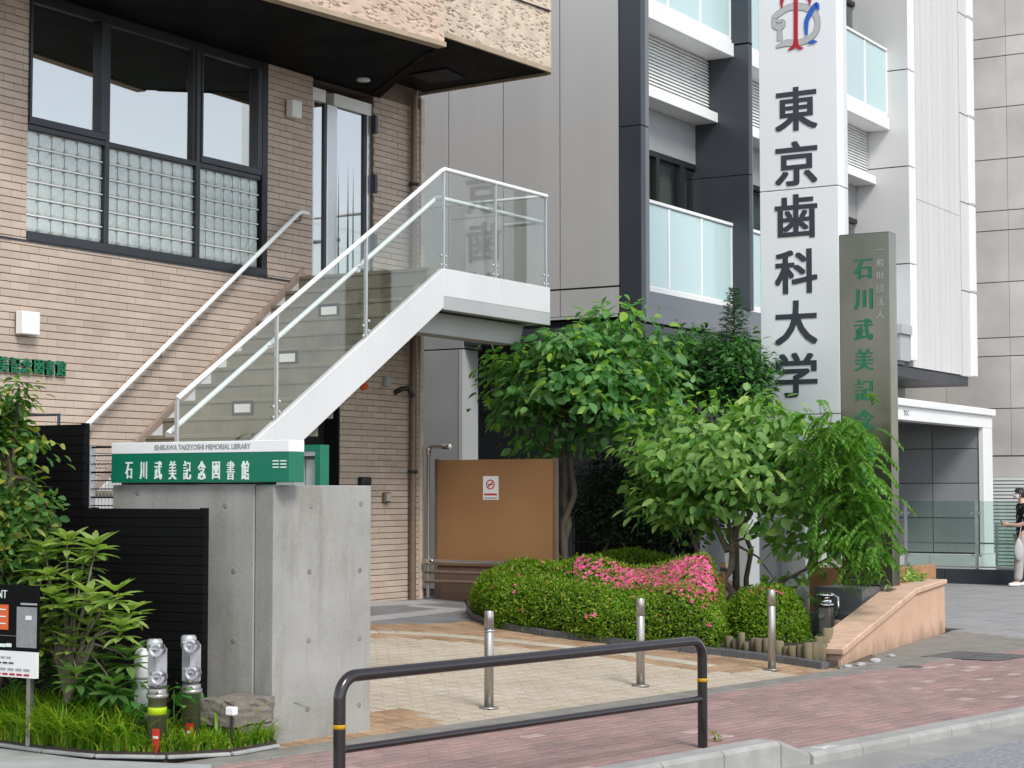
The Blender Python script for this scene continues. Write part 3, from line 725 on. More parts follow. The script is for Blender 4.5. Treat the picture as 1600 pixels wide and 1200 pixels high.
for k in range(1):
    jz = PY(826, 5, b2.y).z
    MB().prism([b1 + Vector((.9, -.03, jz - Z2)), b2 + Vector((0, -.03, jz - Z2 - .0)), b2 + Vector((0, -.03, jz - Z2 + .012)), b1 + Vector((.9, -.03, jz - Z2 + .012))], (0, .06, 0)).build('stone_joint', 'joint_black', bay)
poly = [Vector((p.x, p.y, Z2)) for p in outl] + [Vector((b1.x - .25, YL, Z2))]
cen = sum(poly, Vector()) / len(poly)
MB().prism([p.lerp(cen, .09) + Vector((0, 0, .05)) for p in poly], (0, 0, 2.1)).build('storey_block', 'mortar', bay)
inner = [p.lerp(cen, .07) for p in poly]
lip = MB()
for i in range(len(poly) - 2):
    a, b, c, d = poly[i], poly[i + 1], inner[i + 1], inner[i]; up_v = Vector((0, 0, .055))
    lip.add([a, b, c, d, a + up_v, b + up_v, c + up_v, d + up_v], [(3, 2, 1, 0), (0, 1, 5, 4), (2, 3, 7, 6)])
lip.build('stone_lip', 'stone_lip', bay)
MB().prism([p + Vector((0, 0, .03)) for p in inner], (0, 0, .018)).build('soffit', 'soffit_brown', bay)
v0 = [PZ(*q, Z2) for q in ((640, 119), (697, 110), (728, 124), (672, 132))]
MB().prism([p + Vector((0, 0, .012)) for p in v0], (0, 0, .017)).build('vent_opening', 'door_void', bay)
sp = [PZ(676, 80, Z1), PZ(664, 84, Z1), Vector((17.75, YL - .02, Z1)), Vector((17.95, YL - .02, Z1))]
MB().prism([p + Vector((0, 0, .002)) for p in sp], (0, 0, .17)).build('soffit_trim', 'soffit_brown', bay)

# ---- fittings on the wall
def wall_lamp(px, py, w, h, label):
    p = PY(px, py, YL - .06); o = thing('wall_lamp', (p.x, YL, p.z), label, 'lamp')
    B('back_plate', 'frame_dark', o, p.x - w / 2 + .012, YL - .02, p.z - h / 2 + .012, p.x + w / 2 - .012, YL - .003, p.z + h / 2 - .012)
    B('housing', 'white_light', o, p.x - w / 2, YL - .11, p.z - h / 2, p.x + w / 2, YL - .02, p.z + h / 2, bev=.006)
wall_lamp(43, 505, .22, .21, 'white square wall lamp at the far left above the green lettering')
wall_lamp(459, 171, .17, .19, 'small white square wall lamp between big window and upper door')
for i, ch in enumerate('石川武美記念図書館'):
    x0 = PY(92, 578, YL).x - (8 - i) * .143
    if i == 0: ltr = thing('wall_lettering', (x0, YL, 2.7), 'green raised characters on the brick wall below the left wall lamp', 'lettering')
    lettering(ch, .15, 'character', 'green_letter', ltr, (x0, YL - .02, PY(92, 576, YL).z), (1, 0, 0), (0, 0, 1), (.005, .001), .014, wid=.115)
# downpipe at the corner
B('corner_strip', 'stone_pale', lib, LX1 - .05, YL - .03, .2, LX1 + .02, YL - .004, 6.44)
pipe = thing('downpipe', (18.7, YL - .06, .38), 'brown rainwater downpipe on the corner of the brick wall', 'pipe')
MB().tube([(18.6, YL - .065, .36), (18.6, YL - .065, 6.44)], .042, 14).build('pipe', 'pipe_brown', pipe)
for z in (1.9, 3.7, 5.35): MB().lathe([(.058, -.02), (.058, .02)], (18.6, YL - .065, z), n=14).build('bracket', 'frame_dark', pipe)
pipe2 = thing('conduit_pipe', (18.86, YL - .1, .38), 'pale pipe rising beside the brown board at the wall corner', 'pipe')
q = PX(655, 650, 18.86)
MB().tube([(18.83, YL - .13, .4), (18.83, YL - .13, 2.16), (18.83, YL - .16, 2.2), (18.83, YL - .42, 2.2)], .022, 10).build('pipe', 'steel', pipe2)
MB().lathe([(.034, -.04), (.034, .04)], (18.83, YL - .13, 2.14), n=12).build('joint', 'chrome', pipe2)
MB().lathe([(.03, 0), (.034, .1)], (18.83, YL - .34, 2.2), (0, -1, 0), n=12).build('nozzle', 'chrome', pipe2)
# camera, alarm and intercom boxes under the stair
def wpt(px, py): p = PY(px, py, YL - .03); return p
p = wpt(627, 612); o = thing('security_camera', (p.x, YL, p.z), 'black bent security camera under the stair landing', 'camera')
MB().tube([(p.x - .1, YL, p.z - .02), (p.x - .07, YL - .09, p.z + .03), (p.x, YL - .13, p.z + .04), (p.x + .06, YL - .16, p.z - .06)], [.03, .028, .035, .032], 12).build('housing', 'frame_black', o)
p = wpt(604, 596); o = thing('sensor_box', (p.x, YL, p.z), 'small grey sensor box above the security camera', 'sensor')
B('housing', 'under_grey', o, p.x - .05, YL - .07, p.z - .06, p.x + .05, YL - .003, p.z + .06, bev=.01); B('sensor', 'stone_lip', o, p.x + .05, YL - .03, p.z - .03, p.x + .09, YL - .003, p.z)
p = wpt(569, 603); o = thing('alarm_lamp', (p.x, YL, p.z), 'small orange alarm lamp tucked under the white stringer', 'lamp')
MB().lathe([(.05, 0), (.05, .02), (.038, .06), (.01, .075)], (p.x, YL - .003, p.z), (0, -1, 0), n=14).build('lens', 'orange_sign', o)
p = wpt(604, 777); o = thing('intercom_box', (p.x, YL, p.z), 'brown intercom box on the brick wall left of the brown board', 'intercom')
B('housing', 'pipe_brown', o, p.x - .06, YL - .06, p.z - .06, p.x + .06, YL - .003, p.z + .06, bev=.012); B('cover', 'under_grey', o, p.x - .04, YL - .068, p.z - .045, p.x + .04, YL - .061, p.z + .045)
p = wpt(569, 752); o = thing('wall_box', (p.x, YL, p.z), 'small dark box on the brick wall just above the concrete wall', 'box')
B('housing', 'frame_black', o, p.x - .09, YL - .08, p.z - .05, p.x + .08, YL - .003, p.z + .05, bev=.01); B('lid', 'frame_dark', o, p.x - .08, YL - .086, p.z - .02, p.x + .07, YL - .081, p.z + .04)

# ================================================================ outside stair
YS = 11.0                      # street face of the stair
stair = thing('staircase', (14.0, 11.8, .35), 'outside stair with white steel stringer and glass balustrade up to the landing', 'staircase')
TREAD, RISE, XT, ZL = .2424, .181, 16.43, 4.02
NST = 20; me = None
for i in range(NST):
    x = XT - i * TREAD; z = ZL - i * RISE            # riser face at x, top of riser at z
    mb = MB()
    mb.box(x, YS + .07, z - RISE - .02 if i < NST - 1 else .2, x + TREAD + .06, YL - .03, z)
    s = mb.build('step', 'step_stone', stair, .004)
    B('nosing', 'step_stone', s, x - .018, YS + .07, z - .035, x + .03, YL - .03, z + .003, bev=.004)
    for k in range(4):
        y0 = YS + .08 + k * (YL - .03 - YS - .08) / 4; y1 = YS + .08 + (k + 1) * (YL - .03 - YS - .08) / 4
        B('riser_tile', 'step_stone', s, x - .008, y0 + .002, z - RISE + .006, x + .002, y1 - .002, z - .038)
for (px, py) in ((380, 630), (450, 552), (515, 480)):
    p = PY(px, py, 11.9); i = round((ZL - RISE / 2 - p.z) / RISE); x = XT - i * TREAD - .01; z = ZL - i * RISE - RISE / 2
    q = PX(px, py, x)
    l = B('step_light', 'frame_black', stair, x - .012, q.y - .135, z - .075, x, q.y + .135, z + .075, bev=.003)
    B('lens', 'white_light', l, x - .016, q.y - .10, z - .042, x - .011, q.y + .10, z + .042)
# white stringer and landing fascia, in plates
A0 = PY(430, 660, YS); A1 = PY(568, 525, YS); A2 = PY(694, 420, YS); A3 = PY(860, 450, YS)
A2.z = A3.z = 4.03; dirv = (A2 - A0); sl_ = dirv.z / dirv.x
def strz(x): return A0.z + (x - A0.x) * sl_
def plate(xa, xb, name='stringer_plate', h=.42, zf=None):
    za, zb = (strz(xa), strz(xb)) if zf is None else (zf, zf)
    g = .003
    MB().prism([(xa + g, YS, za), (xb - g, YS, zb), (xb - g, YS, zb - h), (xa + g, YS, za - h)], (0, .07, 0)).build(name, 'white_paint', stair, .006)
xs = [A0.x - 4 * (A1.x - A0.x) * .5, A0.x - (A1.x - A0.x), A0.x + .02, A1.x, A2.x - .0]
for a, b in zip(xs[:-1], xs[1:]): plate(a, b)
hL = .30
xm = PY(780, 440, YS).x
for a, b in ((A2.x, xm), (xm, A3.x)): plate(a, b, 'landing_plate', hL, 4.03)
MB().prism([(A2.x, YS + .002, 4.03 - hL), (A2.x + .002, YS + .002, 4.03 - .44), (A3.x, YS + .002, 4.03 - .44), (A3.x, YS + .002, 4.03 - hL)], (0, .08, 0)).build('landing_plate', 'under_grey', stair, .004)
# return plate of the landing at its far end, landing floor and underside beam
B('landing_plate', 'white_paint', stair, A3.x - .07, YS + .071, 3.6, A3.x, YL - .01, 4.03)
B('landing_floor', 'step_stone', stair, XT + TREAD + .0, YS + .071, 3.78, A3.x - .071, YL - .006, ZL)
B('landing_soffit', 'under_grey', stair, A2.x - .1, YS + .09, 3.62, A3.x - .08, YL - .03, 3.77)
be = [(A2.x - .0, YS + .3, 3.60), (A3.x - .1, YS + .3, 3.60), (A3.x - .2, YS + .3, 3.36), (A2.x - .1, YS + .3, 3.36)]
MB().prism(be, (0, .25, 0)).build('landing_beam', 'under_grey', stair, .005)
xa = xs[0]
MB().prism([(xa, YS + .075, strz(xa) - .36), (A2.x, YS + .075, strz(A2.x) - .36), (A2.x, YS + .075, strz(A2.x) - .40), (xa, YS + .075, strz(xa) - .40)], (0, YL - YS - .1, 0)).build('stair_soffit', 'under_grey', stair)
# skirting on the wall side: white string with a stone capping
sk0, sk1 = PY(217, 688, YL - .05), PY(462, 436, YL - .05); sks = (sk1.z - sk0.z) / (sk1.x - sk0.x)
def skz(x): return sk0.z + (x - sk0.x) * sks
xa, xb = 11.6, XT + .02
MB().prism([(xa, YL - .027, skz(xa) - .6), (xb, YL - .027, skz(xb) - .6), (xb, YL - .027, skz(xb) - .075), (xa, YL - .027, skz(xa) - .075)], (0, .022, 0)).build('wall_string', 'white_paint', stair)
MB().prism([(xa, YL - .04, skz(xa) - .075), (xb + .06, YL - .04, skz(xb + .06) - .075), (xb + .06, YL - .04, skz(xb + .06) + .01), (xa, YL - .04, skz(xa) + .01)], (0, .036, 0)).build('string_capping', 'skirt_stone', stair, .004)
# glass balustrade: panes, slim posts, top rail, handrail
YG = YS + .035
def rp(px, py, y=None): return PY(px, py, YG if y is None else y)
t0, t1, t2 = rp(277, 623), rp(693, 265), rp(854, 306); t1.z = t2.z = 5.10
MB().tube([t0, t1 - Vector((.05, 0, .03)), t1 + Vector((.02, 0, 0)), t2], .024, 10).build('top_rail', 'white_rail', stair)
h0, h1, h2 = rp(262, 678, YG + .12), rp(683, 310, YG + .12), rp(846, 346, YG + .12); h1.z = h2.z = (h1.z + h2.z) / 2
MB().tube([h0, h1 - Vector((.05, 0, .03)), h1 + Vector((.03, 0, 0)), h2, h2 + Vector((.0, .5, 0))], .025, 10).build('handrail', 'white_rail', stair)
def toprail(x): return t0.z + (x - t0.x) * (t1.z - t0.z) / (t1.x - t0.x) if x < t1.x else t1.z
posts = [t0.x, rp(432, 600).x, rp(572, 460).x, rp(693, 340).x, rp(774, 350).x, t2.x - .02]
botz = lambda x: strz(x) - .02 if x < A2.x else 4.01
for i, x in enumerate(posts):
    B('post', 'alu', stair, x - .011, YG - .012, botz(x) - .1, x + .011, YG + .02, toprail(x) - .01)
    for dz in (.06, .16):
        for dx in (-.045, .045): MB().lathe([(.016, 0), (.016, .008), (.012, .010)], (x + dx, YG - .0005, botz(x) + dz + dx * sl_ * (x < A2.x)), (0, -1, 0), 10).build('glass_clamp', 'alu', stair)
    B('bracket', 'alu', stair, x - .012, YG + .02, toprail(x) - .33, x + .012, YG + .12, toprail(x) - .30)
for a, b in zip(posts[:-1], posts[1:]):
    a += .014; b -= .014
    MB().prism([(a, YG, botz(a)), (b, YG, botz(b)), (b, YG, toprail(b) - .02), (a, YG, toprail(a) - .02)], (0, .010, 0)).build('glass_pane', 'glass_clear', stair)
MB().tube([(t2.x - .01, YG + .0, 5.1), (t2.x - .01, YL - .05, 5.1)], .019, 10).build('top_rail', 'white_rail', stair)
B('glass_pane', 'glass_clear', stair, t2.x - .02, YG + .03, 4.02, t2.x - .010, YL - .06, 5.08)
# handrail on the brick wall
w0, w1 = PY(132, 668, YL - .1), PY(466, 334, YL - .1)
wall_rail = thing('wall_handrail', (w0.x, YL, w0.z), 'white sloping handrail fixed to the brick wall beside the stair', 'handrail')
MB().tube([w0 + Vector((-.9, 0, -.9 * (w1.z - w0.z) / (w1.x - w0.x))), w0, w1, w1 + Vector((.06, 0, .025)), w1 + Vector((.18, 0, .02))], .025, 10).build('rail', 'white_rail', wall_rail)
for px, py in ((252, 552), (372, 430), (470, 335)):
    p = PY(px, py, YL - .1); p.z = w0.z + (p.x - w0.x) * (w1.z - w0.z) / (w1.x - w0.x) if p.x < w1.x else w1.z
    MB().tube([p, p + Vector((0, 0, -.07)), p + Vector((0, .1, -.07))], .008, 8).build('bracket', 'pipe_brown', wall_rail)

# ================================================================ university building
XU, YU = 22.2, 11.534            # side wall plane and street front
uni = thing('university_building', (27, 14, 0), 'white and dark grey university building with frosted glass balconies', 'building')
B('core', 'interior', uni, 26.5, 13.6, -.2, 36.0, 22, 9.6)
B('side_backing', 'joint_black', uni, XU + .03, 11.9, 4.0, XU + .3, 20, 10)
ys = [11.872 + .912 * k for k in range(9)]
for a, b in zip(ys[:-1], ys[1:]):
    for (z0, z1) in ((4.045, 4.40), (4.425, 8.55), (8.57, 10)):
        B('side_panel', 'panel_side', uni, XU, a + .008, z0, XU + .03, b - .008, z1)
B('base_trim', 'under_grey', uni, XU - .02, 11.9, 4.0, XU + .3, 20, 4.035)
# dark corner frame
for z0, z1 in ((4.0, 6.55), (6.56, 9.9)):
    B('corner_frame', 'univ_dark', uni, XU, YU, z0, XU + .13, 11.86, z1, bev=.004)
    B('corner_frame', 'univ_mid', uni, XU + .132, YU + .004, z0, XU + .25, YU + .3, z1, bev=.008)
    B('corner_frame', 'univ_mid', uni, XU + .252, YU + .05, z0 + .18 if z0 < 5 else z0, XU + .34, YU + .3, z1, bev=.008)
# long beam over the open ground floor
B('beam', 'univ_mid', uni, XU + .131, YU + .003, 3.93, 32.38, YU + .35, 4.17, bev=.006)
B('beam', 'univ_mid', uni, XU + .345, YU + .07, 4.172, 32.38, YU + .35, 4.36, bev=.006)
B('beam_underside', 'univ_dark', uni, XU + .02, YU + .02, 3.72, 36.0, 20, 3.9)
YB = 11.83; YW = 12.42
def storey(z, tag_):
    """one storey of the street front: balconies, windows, ledge, louvres, slab"""
    bays = [(XU + .345, 25.69), (25.83, 29.0), (29.14, 32.38)]
    for bi, (x0, x1) in enumerate(bays):
        bal = B('balcony', 'univ_white', uni, x0, YB - .02, z + .0, x1, YW - .01, z + .05)
        n = 3; w = (x1 - x0) / n
        for k in range(n):
            B('frosted_pane', 'glass_frost', bal, x0 + k * w + .03, YB, z + .09, x0 + (k + 1) * w - .03, YB + .012, z + 1.21)
            B('post', 'white_rail', bal, x0 + (k + 1) * w - .028, YB - .012, z + .08, x0 + (k + 1) * w + .028, YB + .03, z + 1.21)
        B('top_rail', 'white_rail', bal, x0, YB - .03, z + 1.22, x1, YB + .05, z + 1.27, bev=.008)
        B('bottom_rail', 'white_rail', bal, x0, YB - .012, z + .055, x1, YB + .03, z + .085)
        wb = B('window_band', 'frame_black', uni, x0, YW, z + .05, x1, YW + .1, z + .2)
        B('window_head', 'frame_black', wb, x0, YW - .01, z + 2.12, x1, YW + .1, z + 2.20)
        B('fascia_panel', 'grey_paint', wb, x0, YW, z + 2.205, x1, YW + .1, z + 2.86)
        for k in range(4):
            xx = x0 + .25 + k * (x1 - x0) / 4
            B('window_mullion', 'frame_black', wb, xx, YW - .01, z + .2, xx + (.16 if k % 2 else .10), YW + .1, z + 2.12)
        B('window_pane', 'glass_univ', wb, x0, YW + .04, z + .2, x1, YW + .05, z + 2.12)
        B('roller_blind', 'blind', wb, x0 + 1.0, YW + .16, z + .9 - .5 * (bi % 2), x1, YW + .17, z + 2.1)
        B('room_wall', 'interior', wb, x0, YW + 1.1, z, x1, YW + 1.15, z + 2.3)
        led = B('ledge', 'univ_white', uni, x0, YW - .38, z + 2.81, x1, YW + .1, z + 2.96, bev=.006)
        lv = B('louvre_frame', 'under_grey', uni, x0, YW - .2, z + 2.965, x1, YW + .1, z + 3.0)
        for k in range(15):
            zz = z + 3.02 + k * .05
            MB().prism([(x0, YW - .24, zz), (x0, YW - .2, zz + .054), (x0, YW - .18, zz + .054), (x0, YW - .22, zz)], (x1 - x0, 0, 0)).build('louvre_slat', 'louver_white', lv)
        B('louvre_back', 'joint_black', lv, x0, YW - .15, z + 3.0, x1, YW - .1, z + 3.78)
        sb = B('slab', 'univ_white', uni, x0, YB - .06, z + 3.78, x1, YW + .1, z + 3.985, bev=.006)
    for x in (25.69, 29.0):
        for z0, z1 in ((z - .05, z + 1.98), (z + 1.99, z + 3.985)):
            B('fin', 'univ_dark', uni, x + .003, YU + .0, z0, x + .11, YW + .1, z1, bev=.004)
            B('fin_edge', 'univ_mid', uni, x + .112, YU + .002, z0, x + .137, YU + .2, z1)
storey(4.41, 'first'); storey(8.41, 'second')
# white end column and ribbed white front
XC = 32.4
for z0, z1 in ((4.02, 5.74), (5.76, 7.50), (7.52, 9.26), (9.28, 11), (11.02, 14)):
    B('end_column', 'panel_white', uni, XC, 11.43, z0, XC + .02, 13.4, z1); B('end_column', 'univ_white', uni, XC + .003, 11.425, z0, XC + .34, 11.7, z1, bev=.006)
B('column_gap', 'joint_black', uni, XC + .04, 11.5, 4.05, XC + .3, 13.3, 11)
x0, x1 = XC + .36, 35.55; nrib = 9; w = (x1 - x0) / nrib
for z0, z1 in ((3.92, 7.0), (7.01, 14)):
    mb = MB(); pts = []
    for k in range(nrib):
        a = x0 + k * w; pts += [(a, 11.52), (a + w * .86, 11.52), (a + w * .88, 11.55), (a + w * .98, 11.55)]
    pts += [(x1, 11.52), (x1, 11.8), (x0, 11.8)]
    mb.prism([(p[0], p[1], z0) for p in pts], (0, 0, z1 - z0)).build('ribbed_cladding', 'panel_white', uni)
for z0, z1 in ((3.9, 5.55), (5.57, 7.28), (7.30, 9.02), (9.04, 11), (11.02, 14)):
    B('end_trim', 'panel_white', uni, x1 + .01, 11.50, z0, x1 + .45, 11.9, z1, bev=.006); B('end_trim', 'univ_white', uni, x1 + .46, 11.46, z0, x1 + .8, 11.9, z1, bev=.03)
B('upper_block', 'panel_white', uni, XC + .4, 11.9, 3.95, 36.3, 14, 14)
# lower wall under the overhang on the right, with a duct box
B('lower_wall', 'grey_paint', uni, 29, 12.9, 0, 36.2, 13.2, 3.9)
B('duct_box', 'under_grey', uni, 31.9, 11.45, 3.99, 32.38, 11.52, 4.45); B('duct_lid', 'under_grey', uni, 31.85, 11.40, 4.46, 32.385, 11.52, 4.62)
# open ground floor seen through the alley: column, dark granite inside
B('pier', 'grey_paint', uni, XU + .002, 14.42, .3, XU + .5, 20, 3.66, bev=.004); B('pier_edge', 'under_grey', uni, XU - .01, 14.36, .3, XU + .4, 14.42, 3.66)
B('pier_head', 'grey_paint', uni, XU, 14.36, 3.68, XU + .5, 20, 3.98)
gw = B('granite_wall', 'joint_black', uni, 24.53, 11.9, 0, 24.7, 16, 3.72)
for j in range(4):
    for i in range(4):
        B('granite_panel', 'granite_dark', gw, 24.5, 11.92 + i * 1.02, .3 + j * .85, 24.53, 11.92 + (i + 1) * 1.02 - .012, .3 + (j + 1) * .85 - .012)
B('street_wall', 'granite_dark', uni, 24.7, 12.5, 0, 29, 12.7, 3.72)
for x in (25.9, 28.6): B('column', 'under_grey', uni, x, YU + .15, .1, x + .4, YU + .55, 3.72, bev=.01)

# ---------------------------------------------------------------- entrance portal on the right
YP = 11.0; XP1 = PY(1551, 700, YP).x; XP0 = 29.5
portal = thing('entrance_portal', (33, 11.6, .3), 'white framed entrance porch lined with grey granite at the right', 'portal')
zt = PY(1550, 640, YP).z; zb = PY(1537, 668, YP).z; xl = PY(1537, 700, YP).x
B('fascia', 'univ_white', portal, XP0, YP, zb, XP1, YP + .3, zt - .13, bev=.006)
B('coping', 'univ_white', portal, XP0 - .03, YP - .06, zt - .127, XP1 + .04, 12.9, zt, bev=.01)
B('jamb', 'univ_white', portal, xl, YP + .003, .5, XP1 - .003, YP + .10, zb - .002, bev=.006)
B('ceiling', 'granite_dark', portal, XP0, YP + .31, zb + .05, XP1 - .02, 12.88, zb + .12)
B('back_wall', 'granite_dark', portal, XP0, 12.72, 0, XP1, 12.88, zb + .05)
gw = B('side_wall', 'joint_black', portal, xl + .05, YP + .12, .5, xl + .3, 12.72, zb + .05)
for j in range(4):
    for i in range(2):
        B('granite_panel', 'granite', gw, xl + .02, YP + .12 + i * .9, .52 + j * .66, xl + .05, min(12.71, YP + .12 + (i + 1) * .9 - .015), .52 + (j + 1) * .66 - .015)
B('plinth', 'univ_white', portal, xl - .5, YP - .02, .0, XP1 + .05, 12.6, .49); B('plinth_joint', 'under_grey', portal, xl - .502, YP + .9, .0, xl - .49, YP + .91, .49)
q = PY(1416, 645, YP)
lettering('TDC', .13, 'plate_lettering', 'letter_grey', portal, (q.x, YP - .004, q.z), (1, 0, 0), (0, 0, 1), (.003, .001), .002)
# glass barrier along the ramp
XG = 33.55
bar = thing('glass_barrier', (XG, 11, 0), 'greenish glass barrier on a dark kerb in front of the porch', 'barrier')
ya, yb = PX(1403, 900, XG).y, PX(1640, 900, XG).y
k0 = B('base_kerb', 'univ_dark', bar, XG, yb, 0, XG + .25, (ya + yb) / 2 + .52, .27, bev=.006); B('base_kerb', 'univ_dark', bar, XG, (ya + yb) / 2 + .53, 0, XG + .25, ya + 1.0, .27, bev=.006)
gp_ = [PX(p, 800, XG).y for p in (1412, 1523, 1612)]
for i, y in enumerate(gp_):
    ps = B('post', 'cast_metal', bar, XG + .08, y - .025, .27, XG + .13, y + .025, 1.50)
    for z in (.52, 1.28):
        for s in (-1, 1): MB().lathe([(.028, 0), (.028, .012)], (XG + .075, y + s * .07, z), (-1, 0, 0), n=12).build('clamp', 'cast_metal', ps)
for y0, y1 in zip(gp_[1:], gp_[:-1]): B('glass_pane', 'glass_rail', bar, XG + .09, y0 + .03, .33, XG + .102, y1 - .03, 1.5)
B('bottom_rail', 'alu', bar, XG + .07, yb, .29, XG + .14, ya, .325); B('mid_rail', 'cast_metal', bar, XG + .2, yb, .72, XG + .23, ya, .75)
bar2 = thing('inner_glass_barrier', (34.6, 11, 0), 'second lower glass barrier behind the first, beside the white jamb', 'barrier')
y2 = PX(1556, 800, 34.6).y
B('post', 'cast_metal', bar2, 34.6, y2 - .02, 0, 34.64, y2 + .02, 1.1); B('glass_pane', 'glass_rail', bar2, 34.6, y2 - 2, .15, 34.61, y2 - .03, 1.08)

# ---------------------------------------------------------------- concrete building at the far right
XF = 38.0
cb = thing('concrete_building', (XF, 12, 0), 'grey concrete panel building at the far right edge', 'building')
B('core', 'slab_grey', cb, XF + .04, 6.0, -.1, XF + 8, 22, 14)
zs = [0.1] + sorted(PX(1575, y, XF).z for y in (712, 638, 556, 527, 440, 359, 328, 247, 166, 86, 56, -30, -110))
ysj = [PX(p, 400, XF).y for p in (1380, 1476, 1576, 1680, 1790)]
for z0, z1 in zip(zs[:-1], zs[1:]):
    for y1, y0 in zip(ysj[:-1], ysj[1:]):
        if z0 < .5: continue
        B('wall_panel', 'conc_panel', cb, XF, y0 + .004, z0 + .010, XF + .04, y1 - .004, z1 - .010)
B('plinth_wall', 'conc_panel', cb, XF + .001, ysj[-1], zs[1] - .5, XF + .038, ysj[0], zs[1] - .02)
sh = B('shutter', 'under_grey', cb, XF - .03, PX(1700, 800, XF).y, .1, XF - .01, PX(1549, 800, XF).y, PX(1575, 745, XF).z)
nsl = 26; zt2 = PX(1575, 745, XF).z
for k in range(nsl):
    zz = .12 + k * (zt2 - .12) / nsl
    B('shutter_slat', 'louver_white', sh, XF - .07, PX(1700, 800, XF).y, zz, XF - .032, PX(1549, 800, XF).y, zz + (zt2 - .12) / nsl * .66)

# ================================================================ sign pylon of the university
XS = 21.0
YA, YZ = PX(1187, 300, XS).y, PX(1310, 300, XS).y          # far and near edge of the lettered face
pyl = thing('sign_pylon', (XS + .17, (YA + YZ) / 2, .2), 'tall white sign pylon with six dark characters and an emblem', 'sign')
zj, zj2 = PX(1248, 295, XS).z, PX(1248, 648, XS).z
for z0, z1 in ((zj + .006, 9.5), (zj2 + .006, zj - .004), (1.35, zj2 - .004)):
    B('panel', 'pylon_white', pyl, XS, YZ, z0, XS + .2, YA, z1, bev=.006)
    B('edge_strip', 'white_paint', pyl, XS + .202, YZ + .004, z0, XS + .33, YA - .004, z1, bev=.006)
yl = PX(1247, 900, XS).y
B('leg', 'pylon_white', pyl, XS + .03, yl - .09, .1, XS + .2, yl + .1, 1.349, bev=.005); B('leg', 'pylon_white', pyl, XS + .03, YZ + .02, .3, XS + .2, YZ + .2, 1.349, bev=.005)
B('base_plate', 'joint_black', pyl, XS - .1, yl - .3, .16, XS + .35, yl + .3, .22)
for ch, y in zip('東京歯科大学', (170, 255, 338, 424, 504, 586)):
    p = PX(1244, y, XS); lettering(ch, .56, 'character', 'letter_ink', pyl, (XS - .004, p.y, p.z), (0, -1, 0), (0, 0, 1), (.013, .009), .004, wid=.52)
# emblem: interlaced D, T and C of flat ribbons
def ribbon(name, pts, widths, mat, lift, edge=None):
    P = [PX(1180 + x / 10.667, y / 10.667, XS) for x, y in pts]; w = widths if isinstance(widths, (list, tuple)) else [widths] * len(P)
    Q = []; n = 5
    def cr(a, b, c, d, t): return .5 * ((2 * b) + (c - a) * t + (2 * a - 5 * b + 4 * c - d) * t * t + (3 * b - a - 3 * c + d) * t ** 3)
    W = []
    for i in range(len(P) - 1):
        a, b, c, d = P[max(i - 1, 0)], P[i], P[i + 1], P[min(i + 2, len(P) - 1)]
        for k in range(n): t = k / n; Q.append(cr(a, b, c, d, t)); W.append(w[i] + (w[i + 1] - w[i]) * t)
    Q.append(P[-1]); W.append(w[-1]); k_ = 22.5 / FOC / 10.667; L_, R_ = [], []
    for i, q in enumerate(Q):
        t = (Q[min(i + 1, len(Q) - 1)] - Q[max(i - 1, 0)]).normalized(); nn = Vector((0, -t.z, t.y)); h = W[i] / 2 * k_; L_.append(q + nn * h); R_.append(q - nn * h)
    def strip(ex, mt, lf, nm):
        mb = MB()
        for i in range(len(Q) - 1):
            c = [L_[i], L_[i + 1], R_[i + 1], R_[i]]; m0 = (L_[i] + R_[i]) / 2; m1 = (L_[i + 1] + R_[i + 1]) / 2
            f0 = ex / max((L_[i] - R_[i]).length, .001); f1 = ex / max((L_[i + 1] - R_[i + 1]).length, .001)
            c = [m0 + (L_[i] - m0) * (1 + f0), m1 + (L_[i + 1] - m1) * (1 + f1), m1 + (R_[i + 1] - m1) * (1 + f1), m0 + (R_[i] - m0) * (1 + f0)]
            c = [Vector((XS - lf, p.y, p.z)) for p in c]; mb.add(c + [p + Vector((.003, 0, 0)) for p in c], [(0, 1, 2, 3), (7, 6, 5, 4), (0, 4, 5, 1), (2, 6, 7, 3)])
        o = mb.build(nm, mt, pyl); return o
    strip(0, mat, lift, name)
    if edge: strip(.012, edge, lift - .0035, 'emblem_outline')
ribbon('emblem_letter', [(440, 370), (340, 340), (320, 300), (380, 240), (560, 130), (740, 110), (900, 150), (1010, 250), (1040, 400), (1000, 550), (880, 660), (700, 720), (520, 720), (350, 790)], [30, 50, 80, 100, 105, 110, 110, 95, 85, 95, 100, 100, 110, 30], 'logo_grey', .0085, 'logo_line')
ribbon('emblem_letter', [(410, 680), (400, 470), (330, 440), (310, 340)], [90, 75, 90, 70], 'logo_grey', .0075, 'logo_line')
ribbon('emblem_letter', [(330, 420), (400, 470), (470, 430), (470, 350), (420, 340)], [70, 80, 60, 35, 20], 'logo_grey', .0095, 'logo_line')
ribbon('emblem_letter', [(680, -260), (680, 300), (680, 640), (680, 780)], [80, 75, 75, 130], 'logo_red', .0105)
ribbon('emblem_letter', [(690, 730), (620, 800), (550, 840)], [90, 60, 10], 'logo_red', .0125); ribbon('emblem_letter', [(670, 730), (740, 800), (810, 800)], [90, 60, 10], 'logo_red', .0135)
ribbon('emblem_letter', [(450, 140), (450, 10), (520, -120), (680, -160), (850, -120), (910, 0), (905, 90)], [15, 70, 110, 120, 110, 60, 10], 'logo_red', .0115)
ribbon('emblem_letter', [(1060, 180), (1030, 80), (940, 190), (870, 330), (855, 450), (860, 590)], [15, 90, 95, 85, 75, 40], 'logo_blue', .0145)
ribbon('emblem_letter', [(890, 720), (960, 700), (1040, 695)], [30, 70, 10], 'logo_blue', .0145)

